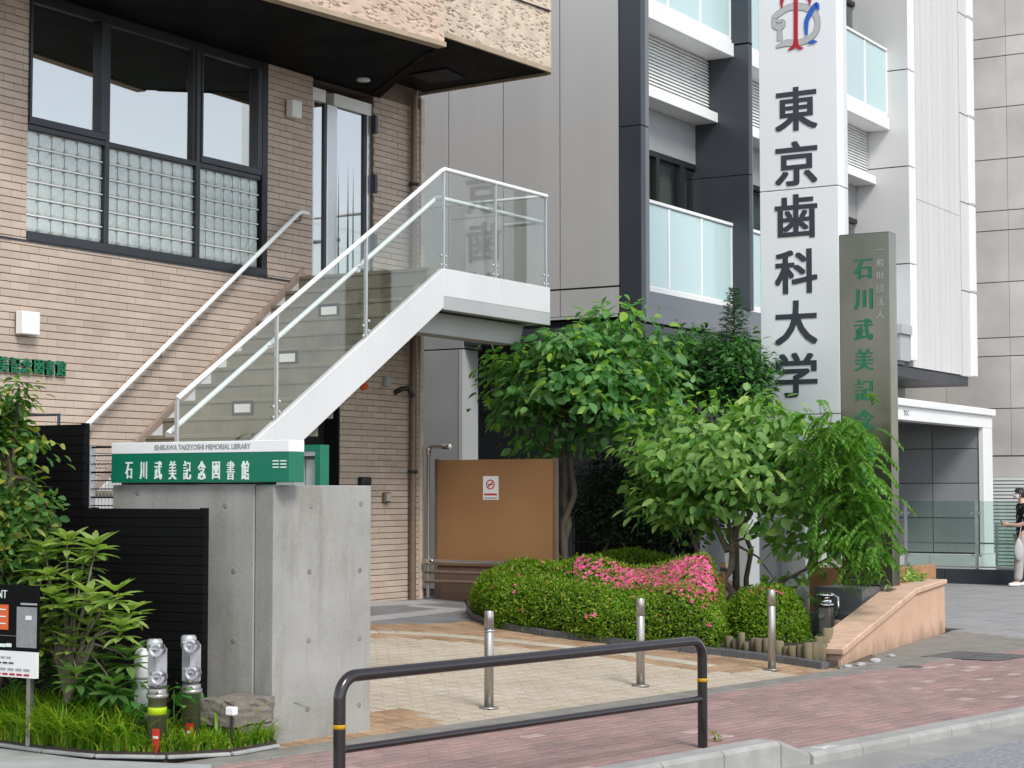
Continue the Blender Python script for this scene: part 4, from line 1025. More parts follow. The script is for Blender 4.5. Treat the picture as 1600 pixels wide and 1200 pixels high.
# ================================================================ steel name monument of the library
XM = 20.0
mon = thing('name_monument', (XM + .1, 7.6, .62), 'brushed steel name slab with green characters on granite steps', 'monument')
YMa, YMb = PX(1310, 368, XM).y, PX(1390, 362, XM).y; zmt = PX(1350, 364, XM).z; zmb = PX(1350, 915, XM).z
xe = PY(1402, 500, YMb).x
B('slab', 'monument_steel', mon, XM, YMb, zmb, xe, YMa, zmt, bev=.012)
yc = PX(1349, 500, XM).y
for i, ch in enumerate('石川武美記念図書館'):
    p = PX(1349, 420 + i * 47.4, XM); lettering(ch, .26, 'character', 'green_letter', mon, (XM - .004, yc, p.z), (0, -1, 0), (0, 0, 1), (.009, .0), .004, wid=.205)
for i, ch in enumerate('一般財団法人'):
    p = PX(1376, 390 + i * 20.3, XM); lettering(ch, .095, 'small_character', 'letter_grey', mon, (XM - .003, p.y, p.z), (0, -1, 0), (0, 0, 1), (.002, 0), .003)
for (xa, xb, ya_, yb_, za, zb_) in ((19.5, 20.7, 7.46, PX(1272, 930, 19.5).y, .1, zmb - .003), (19.1, 20.8, 7.42, PX(1256, 960, 19.1).y, .0, zmb - .26)):
    B('granite_step', 'granite_dark', mon, xa, ya_, za, xb, yb_, zb_, bev=.008)
# peach rendered wing wall with a sloping top
w0_, w1_ = PZ(1316, 1040), PZ(1477, 987)
wing = thing('wing_wall', (19.5, 7.2, 0), 'peach rendered wing wall with sloping top beside the pavement', 'wall')
wd = (w1_ - w0_); wd.z = 0; wL = wd.length; wd.normalize(); wnn = Vector((-wd.y, wd.x, 0))
ztop = 1.65 - (905 - 770) / FOC * proj(w1_)[2]
def wp(t, z, off=0): p = w0_ + wd * t + wnn * off; return Vector((p.x, p.y, z))
tk = wL * .66
prof = [(0, -.1), (wL, -.1), (wL, ztop - .06), (tk, ztop - .10), (0, .10)]
MB().prism([wp(t, z) for t, z in prof], wnn * .3).build('wall_body', 'peach', wing, .01)
cap = [(-.04, .10), (tk, ztop - .098), (wL, ztop - .058), (wL + .02, ztop), (tk - .02, ztop - .03), (-.06, .17)]
MB().prism([wp(t, z, -.03) for t, z in cap], wnn * .37).build('coping', 'peach_top', wing, .012)
# orange planter behind with bright ground cover
plt = thing('planter_box', (21.2, 7.8, .1), 'orange planter box behind the steel slab', 'planter')
pa, pb = PX(1258, 930, 20.9), PX(1312, 930, 20.9)
B('front', 'planter_orange', plt, 20.82, 7.62, .1, 20.92, 8.62, .78, bev=.006); B('soil', 'soil', plt, 20.921, 7.72, .1, 22.4, 8.28, .72); B('side', 'planter_orange', plt, 20.921, 7.62, .1, 22.4, 7.71, .78, bev=.006)

# ================================================================ concrete sign wall and what stands round it
K = Vector((9.817, 7.83, 0)); ub, nb = Vector((UB.x, UB.y, 0)), Vector((NB.x, NB.y, 0))
wall_end = PZ(582, 1144); LA = (wall_end - K).dot(ub)
cw = thing('concrete_wall', (K.x, K.y, 0), 'weathered grey concrete wall carrying the green name board', 'wall')
ZW = 1.70
MB().obox(K + ub * LA / 2 + nb * .09 + Vector((0, 0, ZW / 2 - .05)), ub * LA / 2, nb * .09, (0, 0, ZW / 2 + .05)).build('street_slab', 'concrete', cw, .006)
c0 = K + nb * .186
YBe = PX(176, 757, 9.84).y
MB().box(9.84, c0.y, -.1, 10.02, YBe, ZW + .004).build('return_slab', 'concrete', cw, .006)
def tie(p, n):
    return MB().lathe([(.019, -.002), (.019, .0015), (.013, .0015)], p, n, n=14)
for (px, py) in ((486, 790), (564, 787), (483, 893), (562, 891), (482, 1001), (562, 997), (480, 1108), (561, 1101)):
    r = ray(px, py); t = (K - _c).dot(nb) / r.dot(nb); p = _c + r * t
    tie(p, -nb).build('tie_hole', 'border_conc', cw)
for (px, py) in ((365, 892), (365, 1001), (352, 790), (215, 770)):
    tie(PX(px, py, 9.84), (-1, 0, 0)).build('tie_hole', 'border_conc', cw)
# green and white name board on top of the wall
XN = 9.80
nbd = thing('name_board', (XN, 8.4, ZW), 'green and white library name board on top of the concrete wall', 'sign')
yA, yZ = PX(174, 720, XN).y, PX(452, 720, XN).y; z0, z1, z2 = ZW + .012, PX(300, 708, XN).z, PX(300, 690, XN).z
B('green_panel', 'green_sign', nbd, XN, yZ, z0 + .008, XN + .16, yA, z1, bev=.003); B('white_band', 'univ_white', nbd, XN - .002, yZ, z1 + .001, XN + .16, yA, z2, bev=.003)
B('foot', 'joint_black', nbd, XN + .05, yZ + .2, ZW + .005, XN + .12, yA - .05, ZW + .019)
for i, ch in enumerate('石川武美記念図書館'):
    p = PX(202 + i * 22.7, 735, XN); lettering(ch, .135, 'character', 'letter_white', nbd, (XN - .002, p.y, p.z), (0, -1, 0), (0, 0, 1), (.0035, .0005), .002, wid=.062)
p = PX(316, 698, XN); lettering('ISHIKAWA TAKEYOSHI MEMORIAL LIBRARY', .05, 'lettering', 'letter_grey', nbd, (XN - .004, p.y, p.z), (0, -1, 0), (0, 0, 1), (.0004, 0), .001, wid=.84)
for px in (431, 443):
    for py in (720, 725, 730): p = PX(px, py, XN); B('line_mark', 'letter_white', nbd, XN - .004, p.y - .025, p.z - .004, XN - .0005, p.y + .025, p.z + .004)
# green notice case behind the wall
XB = 12.2
case = thing('notice_case', (XB, 9.4, .1), 'green framed notice case standing behind the concrete wall', 'notice board')
ya, yb = PX(412, 720, XB).y, PX(500, 720, XB).y; zt_ = PX(480, 695, XB).z
B('top', 'green_sign', case, XB, yb, zt_ - .05, XB + .12, ya, zt_); B('side', 'green_sign', case, XB, yb, 1.0, XB + .12, yb + .05, zt_ - .051); B('side', 'green_sign', case, XB, ya - .05, 1.0, XB + .12, ya, zt_ - .051)
B('back', 'under_grey', case, XB + .09, yb + .051, 1.0, XB + .11, ya - .051, zt_ - .051); B('inner_frame', 'alu', case, XB + .02, yb + .051, zt_ - .09, XB + .05, ya - .051, zt_ - .052)
for k, dy in enumerate((.10, .22)): B('notice_sheet', 'univ_white', case, XB + .08, yb + dy, 1.2, XB + .088, yb + dy + .1, zt_ - .12)
B('glass_pane', 'glass_clear', case, XB + .03, yb + .05, 1.0, XB + .034, ya - .05, zt_ - .09); B('bottom', 'green_sign', case, XB, yb, .95, XB + .12, ya, .999)
for y in (yb + .02, ya - .06): B('leg', 'green_sign', case, XB + .03, y, .1, XB + .08, y + .05, .949)
# black slatted screens
XFN = 9.52
def screen(y0, y1, zt, label):
    o = thing('slatted_screen', (XFN, (y0 + y1) / 2, 0), label, 'fence')
    n = int((zt - .06) / .062)
    me = MB().box(0, y0, 0, .03, y1, .05)
    for k in range(n): B('slat', 'slat_black', o, XFN + (.0 if k % 2 else .003), y0, .06 + k * .062, XFN + .028, y1, .06 + k * .062 + .058)
    B('backing', 'slat_black', o, XFN + .03, y0, .03, XFN + .045, y1, zt - .02)
    for y in (y0 + .03, y1 - .06): B('post', 'slat_black', o, XFN + .046, y, 0, XFN + .09, y + .04, zt - .01)
yf0, yf1 = PX(318, 793, XFN).y, PX(130, 790, XFN).y
screen(yf0, yf1, PX(220, 791, XFN).z, 'lower black slatted screen in front of the concrete wall')
screen(yf1 + .004, 11.6, PX(60, 660, XFN).z, 'taller black slatted screen at the left edge')
# wire mesh fence panel and posts behind the screens
XWM = 10.6
wm = thing('wire_fence', (XWM, 10, 0), 'wire mesh fence panel between black screen and name board', 'fence')
ya, yb = PX(133, 740, XWM).y, PX(182, 740, XWM).y
B('post', 'cast_metal', wm, XWM, ya - .05, 0, XWM + .06, ya + .02, PX(134, 697, XWM).z)
for k in range(8):
    z = PX(150, 699 + k * 13, XWM).z; MB().tube([(XWM + .02, yb - .3, z), (XWM + .02, ya - .05, z)], .005 if k % 3 else .008, 6).build('wire', 'slat_black', wm)
for k in range(12):
    y = ya - .08 - k * .035; MB().tube([(XWM + .026, y, .4), (XWM + .026, y, PX(150, 702, XWM).z)], .0025, 5).build('wire', 'cast_metal', wm)
hb = thing('steel_hoop', (10.4, 10.9, 0), 'thin dark steel hoop rising above the taller screen', 'hoop')
pA, pB = PX(-40, 650, 10.4), PX(92, 648, 10.4)
MB().tube([(10.4, pA.y, 0), (10.4, pA.y, pA.z), (10.4, pB.y, pB.z), (10.4, pB.y, 0)], .014, 8).build('hoop', 'frame_dark', hb)

# ---------------------------------------------------------------- planting corner at the left
pale = [PZ(-60, 1150), PZ(0, 1172), PZ(140, 1190), PZ(330, 1198), PZ(330, 1260), PZ(-60, 1260)]
structure(sheet('pale_paving', [(p.x, p.y, .012) for p in pale], 'slab_light', .05))
edge_pts = [PZ(-80, 1146), PZ(0, 1168), PZ(70, 1178), PZ(150, 1186), PZ(260, 1188), PZ(360, 1183), PZ(432, 1170)]
grass_bed = [(p.x, p.y) for p in edge_pts] + [(K.x + .02, K.y + .1), (9.84, 8.2), (9.9, 11.5), (8.0, 11.5)]
structure(MB().prism([(p[0], p[1], .05) for p in grass_bed], (0, 0, -.2)).build('corner_bed', 'soil'))
eg = bpy.data.objects.new('corner_edging', None); COL.objects.link(eg); eg['kind'] = 'structure'
for a, b in zip(edge_pts[:-1], edge_pts[1:]):
    d = (b - a).normalized(); n = d.cross(Vector((0, 0, 1))); k = 1
    MB().obox((a + b) / 2 + Vector((0, 0, .02)), d * ((b - a).length / 2 - .004), n * .035, (0, 0, .012)).build('edging_stone', 'slab_light', eg, .006)
# two rough stones at the wall corner
sb = thing('stone_block', (9.62, 7.95, 0), 'two stacked rough stone blocks against the foot of the concrete wall', 'stone')
def rough_block(x0, y0, z0, x1, y1, z1, name):
    bm = bmesh.new(); bmesh.ops.create_cube(bm, size=1); bmesh.ops.subdivide_edges(bm, edges=bm.edges[:], cuts=5, use_grid_fill=True)
    o0 = origin(sb)
    for v in bm.verts:
        p = Vector((x0 + (v.co.x + .5) * (x1 - x0), y0 + (v.co.y + .5) * (y1 - y0), z0 + (v.co.z + .5) * (z1 - z0)))
        p += Vector([random.uniform(-.006, .006) for _ in range(3)]); v.co = p - o0
    me = bpy.data.meshes.new(name); bm.to_mesh(me); bm.free(); me.materials.append(M['stone_block']); place(bpy.data.objects.new(name, me), sb)
rough_block(9.40, 7.80, .165, 9.80, 8.12, .325, 'upper_stone'); rough_block(9.43, 7.79, -.05, 9.79, 8.05, .155, 'lower_stone')
gl_ = PZ(362, 1140); gl_ = PX(362, 1118, 9.3)
o = thing('garden_light', (gl_.x, gl_.y, .05), 'tiny white garden light on a spike in the grass', 'lamp')
MB().tube([(gl_.x, gl_.y, .04), (gl_.x, gl_.y, gl_.z)], .008, 8).build('spike', 'frame_black', o); B('head', 'white_light', o, gl_.x - .025, gl_.y - .035, gl_.z, gl_.x + .025, gl_.y + .035, gl_.z + .055, bev=.008)

def siamese(px, py_top, x, label, full):
    """fire brigade inlet: standpipe with two capped inlets"""
    top = PX(px, py_top, x); c = Vector((top.x, top.y, 0)); H_ = top.z
    o = thing('fire_inlet', (c.x, c.y, .05), label, 'standpipe')
    MB().lathe([(.058, .04), (.058, H_ - .36), (.068, H_ - .36), (.068, H_ - .33), (.060, H_ - .33), (.060, H_ - .30)], c, n=24).build('standpipe', 'steel', o)
    B('header', 'cast_metal', o, c.x - .045, c.y - .045, H_ - .30, c.x + .055, c.y + .06, H_ - .035, bev=.02)
    MB().lathe([(.05, -.03), (.05, .03), (.04, .045)], c + Vector((.0, .027, H_ - .04)), (0, 0, 1), 18).build('header_cap', 'cast_metal', o)
    d = Vector((-.93, -.36, 0))
    for z, off in ((H_ - .055, -.035), (H_ - .225, -.05)):
        b_ = c + Vector((-.02, off, z))
        inl = MB().lathe([(.034, -.02), (.034, .045), (.041, .045), (.041, .065), (.037, .065)], b_, d, 22).build('inlet', 'cast_metal', o)
        MB().lathe([(.043, .067), (.045, .07), (.045, .083), (.041, .086), (.022, .086), (.022, .084)], b_, d, 26).build('cap', 'cast_metal', inl)
        B('lug', 'chrome', inl, b_.x + d.x * .088 - .005, b_.y + d.y * .088 - .014, b_.z - .005, b_.x + d.x * .088 + .005, b_.y + d.y * .088 + .014, b_.z + .005)
        for k in range(3):
            w = k * 2.1 + .6; e = d.cross(Vector((0, 0, 1))).normalized(); q = b_ + d * .076 + (e * math.cos(w) + Vector((0, 0, 1)) * math.sin(w)) * .046
            MB().lathe([(.01, -.012), (.01, .012)], q, d, 8).build('nut', 'chrome', inl)
    if full: MB().lathe([(.0595, 0), (.0595, .045)], c + Vector((0, 0, H_ - .46)), n=24).build('reflective_band', 'lime_band', o)
    ys_ = c.y - .028
    MB().prism([(c.x - .068, c.y - .02, H_ - .54), (c.x - .068, c.y - .075, H_ - .54), (c.x - .068, c.y - .075, H_ - .66), (c.x - .068, c.y - .05, H_ - .70), (c.x - .068, c.y - .02, H_ - .68)], (.006, 0, 0)).build('label_plate', 'red_sign', o)
    B('label_text', 'letter_white', o, c.x - .071, c.y - .07, H_ - .60, c.x - .0685, c.y - .03, H_ - .585)
siamese(247, 1000, 8.98, 'polished fire brigade inlet with a lime yellow band in the grass', True)
siamese(300, 994, 9.22, 'second fire brigade inlet without yellow band nearer the concrete wall', False)
# white capsule behind the nearer inlet
cp = PX(222, 1012, 9.2); o = thing('vent_cap', (cp.x, cp.y, .05), 'white domed vent cap behind the nearer fire inlet', 'vent')
MB().lathe([(.05, .05), (.05, cp.z - .06), (.045, cp.z - .03), (.03, cp.z - .008), (.008, cp.z)], (cp.x, cp.y, 0), n=22).build('dome', 'white_light', o); MB().lathe([(.053, cp.z - .2), (.053, cp.z - .185)], (cp.x, cp.y, 0), n=22).build('collar', 'under_grey', o)
# letting board
XR = 8.75
rb = thing('letting_board', (XR, 9.2, .05), 'black letting board with orange square and white strip at the left edge', 'sign')
ya, yb = PX(-95, 980, XR).y, PX(58, 980, XR).y; zt_, zm, zb_ = PX(20, 914, XR).z, PX(20, 1017, XR).z, PX(20, 1058, XR).z
B('black_panel', 'slat_black', rb, XR, yb, zm, XR + .025, ya, zt_, bev=.002); B('white_strip', 'univ_white', rb, XR - .003, yb + .005, zb_, XR + .024, ya, zm - .001)
for px in (40, -70): p = PX(px, 1000, XR); B('post', 'steel', rb, XR + .03, p.y - .018, 0, XR + .06, p.y + .018, zt_ - .05)
p = PX(26, 929, XR); lettering('FOR RENT', .075, 'lettering', 'letter_white', rb, (XR - .003, PX(-14, 929, XR).y, p.z), (0, -1, 0), (0, 0, 1), (.001, 0), .002, wid=.30)
a, b = PX(-32, 943, XR), PX(13, 984, XR); B('orange_square', 'orange_sign', rb, XR - .004, b.y, b.z, XR - .0005, a.y, a.z)
for k in range(3): B('text_line', 'letter_white', rb, XR - .006, b.y + .02, a.z - .035 - k * .045, XR - .0045, a.y - .015 - .03 * (k % 2), a.z - .027 - k * .045)
a, b = PX(27, 948, XR), PX(57, 1013, XR); pic = B('picture', 'granite', rb, XR - .004, b.y, b.z, XR - .0005, a.y, a.z)
a, b = PX(33, 942, XR), PX(58, 946, XR); B('picture', 'under_grey', rb, XR - .004, b.y, b.z, XR - .0005, a.y, a.z)
a, b = PX(41, 962, XR), PX(50, 969, XR); B('picture', 'univ_white', rb, XR - .007, b.y, b.z, XR - .0045, a.y, a.z)
for (x0, x1, y0, y1, m_) in ((-40, 26, 990, 994, 'letter_grey'), (-40, 9, 1003, 1011, 'letter_white'), (10, 18, 1005, 1011, 'letter_white')):
    a, b = PX(x0, y0, XR), PX(x1, y1, XR); B('text_line', m_, rb, XR - .004, b.y, b.z, XR - .0005, a.y, a.z)
for (x0, x1, y0, y1, m_) in ((-60, 20, 1024, 1026, 'letter_grey'), (-60, 24, 1032, 1035, 'letter_ink'), (-60, 50, 1042, 1046, 'letter_grey'), (-50, 49, 1050, 1054, 'logo_red')):
    a, b = PX(x0, y0, XR), PX(x1, y1, XR); n = 9; 
    for k in range(n): yy = a.y + (b.y - a.y) * k / n; B('text_line', m_, rb, XR - .006, yy + (b.y - a.y) / n * .75, b.z, XR - .0035, yy, a.z)

# ================================================================ street furniture
def bollard(px, py, label, ring):
    p = PG(px, py); g = p.z
    o = thing('bollard', (p.x, p.y, g), label, 'bollard', 'steel bollards along the forecourt')
    H_ = .735
    MB().lathe([(.036, 0), (.036, H_ - .15), (.034, H_ - .148)], (p.x, p.y, g), n=22).build('post', 'steel', o)
    MB().lathe([(.0365, H_ - .147), (.0365, H_ - .008), (.031, H_)], (p.x, p.y, g), n=22).build('sleeve', 'steel', o)
    MB().lathe([(.075, 0), (.075, .008), (.045, .014)], (p.x, p.y, g + .002), n=26).build('foot_plate', 'steel', o)
    if ring: MB().lathe([(.044, H_ - .155), (.047, H_ - .149), (.044, H_ - .143)], (p.x, p.y, g), n=22).build('ring', 'chrome', o)
bollard(764, 1107, 'leftmost steel bollard, the one with a ring below its top', True)
bollard(1001, 1072, 'middle steel bollard in front of the flowering hedge', False)
bollard(1206, 1047, 'rightmost steel bollard beside the small round azalea', False)
# pavement guard rail
gr_p = PZ(1098, 1168); 
def on_kerb(px):
    best = None
    for k in range(2000):
        q = gr_p - kd * (k * .002)
        if proj(q)[0] <= px: return q
q0 = on_kerb(530)
gr = thing('guard_rail', tuple((gr_p + q0) / 2), 'dark brown tubular guard rail with yellow bands on the pavement', 'guard rail')
HR = .725; rr_ = .115; kdir = (gr_p - q0).normalized()
def hoop(p0, p1, h, r):
    d = (p1 - p0).normalized(); up = Vector((0, 0, 1)); pts = [p0 + up * (-.08)]
    pts.append(p0 + up * (h - r))
    for k in range(1, 8): w = math.pi / 2 * k / 8; pts.append(p0 + d * (r - r * math.cos(w)) + up * (h - r + r * math.sin(w)))
    pts.append(p0 + d * r + up * h); pts.append(p1 - d * r + up * h)
    for k in range(1, 8): w = math.pi / 2 * k / 8; pts.append(p1 - d * (r - r * math.sin(w)) + up * (h - r + r * math.cos(w)))
    pts.append(p1 + up * (h - r)); pts.append(p1 + up * (-.08)); return pts
MB().tube(hoop(q0, gr_p, HR - .032, rr_), .0325, 20).build('frame_tube', 'rail_brown', gr)
MB().tube([q0 + Vector((0, 0, .315)), gr_p + Vector((0, 0, .315))], .021, 14).build('lower_rail', 'rail_brown', gr)
for p in (q0, gr_p): MB().lathe([(.0333, .425), (.0333, .447)], p, n=20).build('yellow_band', 'rail_yellow', gr)

# brown closing board with a no smoking notice, and a steel pipe barrier before it
XBB = 18.98
bb = thing('closing_board', (XBB, 11.9, .35), 'tall brown metal board closing the alley beside the library', 'board')
ya, yb = YL - .16, PX(866, 800, XBB).y; ztp = PX(760, 718, XBB).z
B('panel', 'board_brown', bb, XBB, yb, .78, XBB + .04, ya, ztp, bev=.003); B('lower_panel', 'pipe_brown', bb, XBB + .02, yb, .3, XBB + .06, ya, .779)
B('frame', 'pipe_brown', bb, XBB - .012, yb - .03, .3, XBB + .05, yb, ztp + .01); B('frame', 'pipe_brown', bb, XBB - .012, ya, .3, XBB + .05, ya + .03, ztp + .01)
a, b = PX(755, 744, XBB), PX(779, 781, XBB)
ns = thing('no_smoking_notice', (XBB, (a.y + b.y) / 2, b.z), 'white no smoking notice with red circle on the brown board', 'notice')
B('sheet', 'univ_white', ns, XBB - .004, b.y, b.z, XBB - .0008, a.y, a.z); c = PX(766.5, 757, XBB); c.x = XBB - .005
def ring(name, c, r0, r1, mat, parent, n=22):
    mb = MB(); 
    for k in range(n):
        w0, w1 = 2 * math.pi * k / n, 2 * math.pi * (k + 1) / n
        P = [c + Vector((0, math.cos(w) * r, math.sin(w) * r)) for w, r in ((w0, r0), (w1, r0), (w1, r1), (w0, r1))]; mb.add(P + [p + Vector((.0008, 0, 0)) for p in P], [(0, 1, 2, 3), (7, 6, 5, 4), (0, 4, 5, 1), (2, 6, 7, 3)])
    return mb.build(name, mat, parent)
ring('red_ring', c, .045, .06, 'red_sign', ns)
MB().obox(c - Vector((.0012, 0, 0)), (.0005, 0, 0), Vector((0, .035, -.035)), Vector((0, .005, .005))).build('red_bar', 'red_sign', ns); MB().obox(c - Vector((.0002, 0, 0)), (.0004, 0, 0), (0, .035, 0), (0, 0, .006)).build('cigarette', 'letter_ink', ns)
a, b = PX(757, 771, XBB), PX(777, 774, XBB); B('text_line', 'red_sign', ns, XBB - .006, b.y, b.z, XBB - .0045, a.y, a.z)
a, b = PX(757, 777, XBB), PX(777, 779, XBB); B('text_line', 'letter_grey', ns, XBB - .006, b.y, b.z, XBB - .0045, a.y, a.z)
XPB = 18.82
pb = thing('pipe_barrier', (XPB, 11.8, .38), 'low barrier of three steel pipes at the foot of the brown board', 'barrier')
for k, (py0, py1, r, m_) in enumerate(((877, 882, .028, 'steel'), (893, 900, .02, 'pipe_brown'), (908, 913, .02, 'pipe_brown'))):
    a, b = PX(664, py0, XPB), PX(856, py1, XPB); a.y = min(a.y, YL - .09); MB().tube([a, b], r, 12).build('pipe', m_, pb)
    if k == 0: MB().lathe([(.036, -.05), (.036, .02), (.045, .02), (.045, .05)], b, (0, -1, 0), 14).build('end_cap', 'chrome', pb); MB().lathe([(.036, 0), (.036, .12)], a, (0, -1, 0), 14).build('coupling', 'chrome', pb)
a = PX(856, 890, XPB); MB().tube([(XPB, a.y + .02, .3), (XPB, a.y + .02, a.z + .02)], .022, 10).build('post', 'pipe_brown', pb)
# silver-capped hydrant post in the bed
hp = PX(1291, 1003, 18.9); ht = PX(1291, 925, 18.9)
hy = thing('hydrant_post', (hp.x, hp.y, hp.z), 'brown hydrant post with silver cap behind the log edging', 'hydrant')
B('post', 'post_taupe', hy, hp.x - .06, hp.y - .07, hp.z - .05, hp.x + .06, hp.y + .07, ht.z - .15, bev=.02)
MB().lathe([(.085, ht.z - .15), (.085, ht.z - .12), (.062, ht.z - .12), (.062, ht.z - .05), (.1, ht.z - .05), (.105, ht.z - .02), (.06, ht.z)], (hp.x, hp.y, 0), n=22).build('cap', 'chrome', hy)
MB().tube([(hp.x - .02, hp.y - .1, ht.z - .03), (hp.x - .03, hp.y - .15, ht.z - .05), (hp.x - .03, hp.y - .15, ht.z - .22), (hp.x - .02, hp.y - .1, ht.z - .27)], .013, 8).build('handle', 'chrome', hy)
MB().lathe([(.03, 0), (.03, .03)], (hp.x - .06, hp.y + .02, ht.z - .25), (-1, 0, 0), 14).build('badge', 'alu', hy)
# log palisade round the bed's street corner
lg = thing('log_edging', (17.6, 7.4, .05), 'row of short round wooden logs edging the flower bed', 'edging')
la, lb = PG(1140, 1022), PG(1292, 1038)
path = [PG(1140, 1016), PG(1200, 1028), PG(1268, 1040), PG(1284, 1038), PG(1300, 1020), PG(1316, 1008)]
seg = [(path[i + 1] - path[i]).length for i in range(len(path) - 1)]; tot = sum(seg); n = int(tot / .092)
for k in range(n + 1):
    t = tot * k / n; i = 0
    while i < len(seg) - 1 and t > seg[i]: t -= seg[i]; i += 1
    p = path[i].lerp(path[i + 1], min(1, t / seg[i])); r = random.uniform(.036, .047); h = random.uniform(.14, .30) if k > n * .35 else random.uniform(.10, .2)
    w = random.uniform(-.02, .02)
    MB().lathe([(r, -.05), (r, h - .012), (r * .86, h)], (p.x + w, p.y, p.z), (w, random.uniform(-.03, .03), 1), 12).build('log', 'log_wood', lg)
rk = [(PZ(1345, 1040), .05), (PZ(1368, 1034), .06), (PZ(1325, 1043), .04), (PZ(1392, 1027), .045)]
rkt = thing('foot_stones', (18, 6.8, 0), 'few rough pale stones at the foot of the peach wall', 'stones')
for p, r in rk:
    bm = bmesh.new(); bmesh.ops.create_icosphere(bm, subdivisions=2, radius=r)
    for v in bm.verts: v.co = Vector((v.co.x * 1.5, v.co.y * .9, v.co.z * .5)) * random.uniform(.85, 1.1) + p - origin(rkt) + Vector((0, 0, .012))
    me = bpy.data.meshes.new('stone'); bm.to_mesh(me); bm.free(); me.materials.append(M['slab_light']); place(bpy.data.objects.new('stone', me), rkt)

# ================================================================ plants
def unit(v): return v / np.maximum(np.linalg.norm(v, axis=-1, keepdims=True), 1e-9)
def leaf_mesh(P, A, N_, L, W, arch=.12, fold=.18, four=True):
    """leaf blades: base P, axis A, face normal N_, length L, width W -> vertices and triangles"""
    A = unit(A); S = unit(np.cross(N_, A)); N_ = np.cross(A, S); L = L[:, None]; W = W[:, None]; n = len(P)
    if not four:
        tip = P + A * L - N_ * L * arch; r = P + A * L * .45 + S * W * .5 + N_ * W * fold; l = P + A * L * .45 - S * W * .5 + N_ * W * fold
        k = np.arange(n)[:, None] * 4; V = np.stack([P, r, tip, l], 1).reshape(-1, 3); F = np.concatenate([k + [0, 1, 2], k + [0, 2, 3]], 1).reshape(-1, 3); return V, F
    rows = [P]; curl = RNG.uniform(.3, 1.9, (n, 1)) * arch
    for t, w in ((.2, .72), (.48, 1.0), (.78, .66)):
        c = P + A * L * t - N_ * L * curl * t ** 2; rows += [c + S * W * w * .5 + N_ * W * fold * w, c, c - S * W * w * .5 + N_ * W * fold * w]
    rows.append(P + A * L - N_ * L * curl * 1.05)
    k = np.arange(n)[:, None] * 11; V = np.stack(rows, 1).reshape(-1, 3); T = [(0, 1, 2), (0, 2, 3)]
    for j in (1, 4): T += [(j, j + 3, j + 4), (j, j + 4, j + 1), (j + 1, j + 4, j + 5), (j + 1, j + 5, j + 2)]
    T += [(7, 10, 8), (8, 10, 9)]
    return V, np.concatenate([k + list(t) for t in T], 1).reshape(-1, 3)
def crown_leaves(clumps, per, rad, L, W, droop=.25, up=.75, flat=.6, outward=None, jit=.5):
    """leaves gathered in clumps; each clump is a flattened spray of leaves"""
    C = np.repeat(clumps, per, 0); n = len(C)
    off = RNG.normal(0, 1, (n, 3)) * rad * .5; off[:, 2] *= flat; P = C + off
    out = unit(off * np.array([1, 1, .3]) + RNG.normal(0, .25, (n, 3)) * rad); out[:, 2] -= droop * RNG.uniform(.3, 1.6, n)
    nr = np.array([0, 0, up]) + RNG.normal(0, .42, (n, 3))
    if outward is not None: nr += .8 * unit(P - outward)
    return leaf_mesh(P, out, nr, L * RNG.uniform(1 - jit, 1 + jit, n), W * RNG.uniform(1 - jit, 1 + jit, n))
def shell(center, radii, n, inner=.45, lower=-.75):
    """clump centres through the outer part of an uneven ellipsoid"""
    out = []; ph = RNG.uniform(0, 6.28, 6)
    while len(out) < n:
        d = unit(RNG.normal(0, 1, 3)); 
        if d[2] < lower: continue
        az = math.atan2(d[1], d[0]); lump = 1 + .14 * math.sin(3 * az + ph[0]) + .10 * math.sin(5 * az + ph[1] + 3 * d[2]) + .09 * math.sin(7 * d[2] + ph[2])
        r = RNG.uniform(inner, 1) ** .6 * lump; out.append(np.array(center) + d * r * np.array(radii))
    return np.array(out)
def trunk_mesh(stems, clumps, forks, r0, twig=.008, seed=3):
    """tapered stems, limbs from them to the clumps"""
    mb = MB(); rg = random.Random(seed)
    for (a, b, r) in stems:
        a, b = Vector(a), Vector(b); pts = []
        for k in range(7):
            t = k / 6; p = a.lerp(b, t) + Vector((rg.uniform(-1, 1), rg.uniform(-1, 1), 0)) * .035 * math.sin(math.pi * t) * 2; pts.append(p)
        mb.tube(pts, [r * (1.25 if k == 0 else 1 - .45 * k / 6) for k in range(7)], 9)
    for c in clumps:
        f = Vector(min(forks, key=lambda q: (Vector(q) - Vector(c)).length * rg.uniform(.8, 1.3))); c = Vector(c); m_ = f.lerp(c, .5) + Vector((rg.uniform(-.06, .06), rg.uniform(-.06, .06), .08))
        mb.tube([f, m_, c], [twig * 2.2, twig * 1.4, twig * .5], 6, caps=False)
    return mb
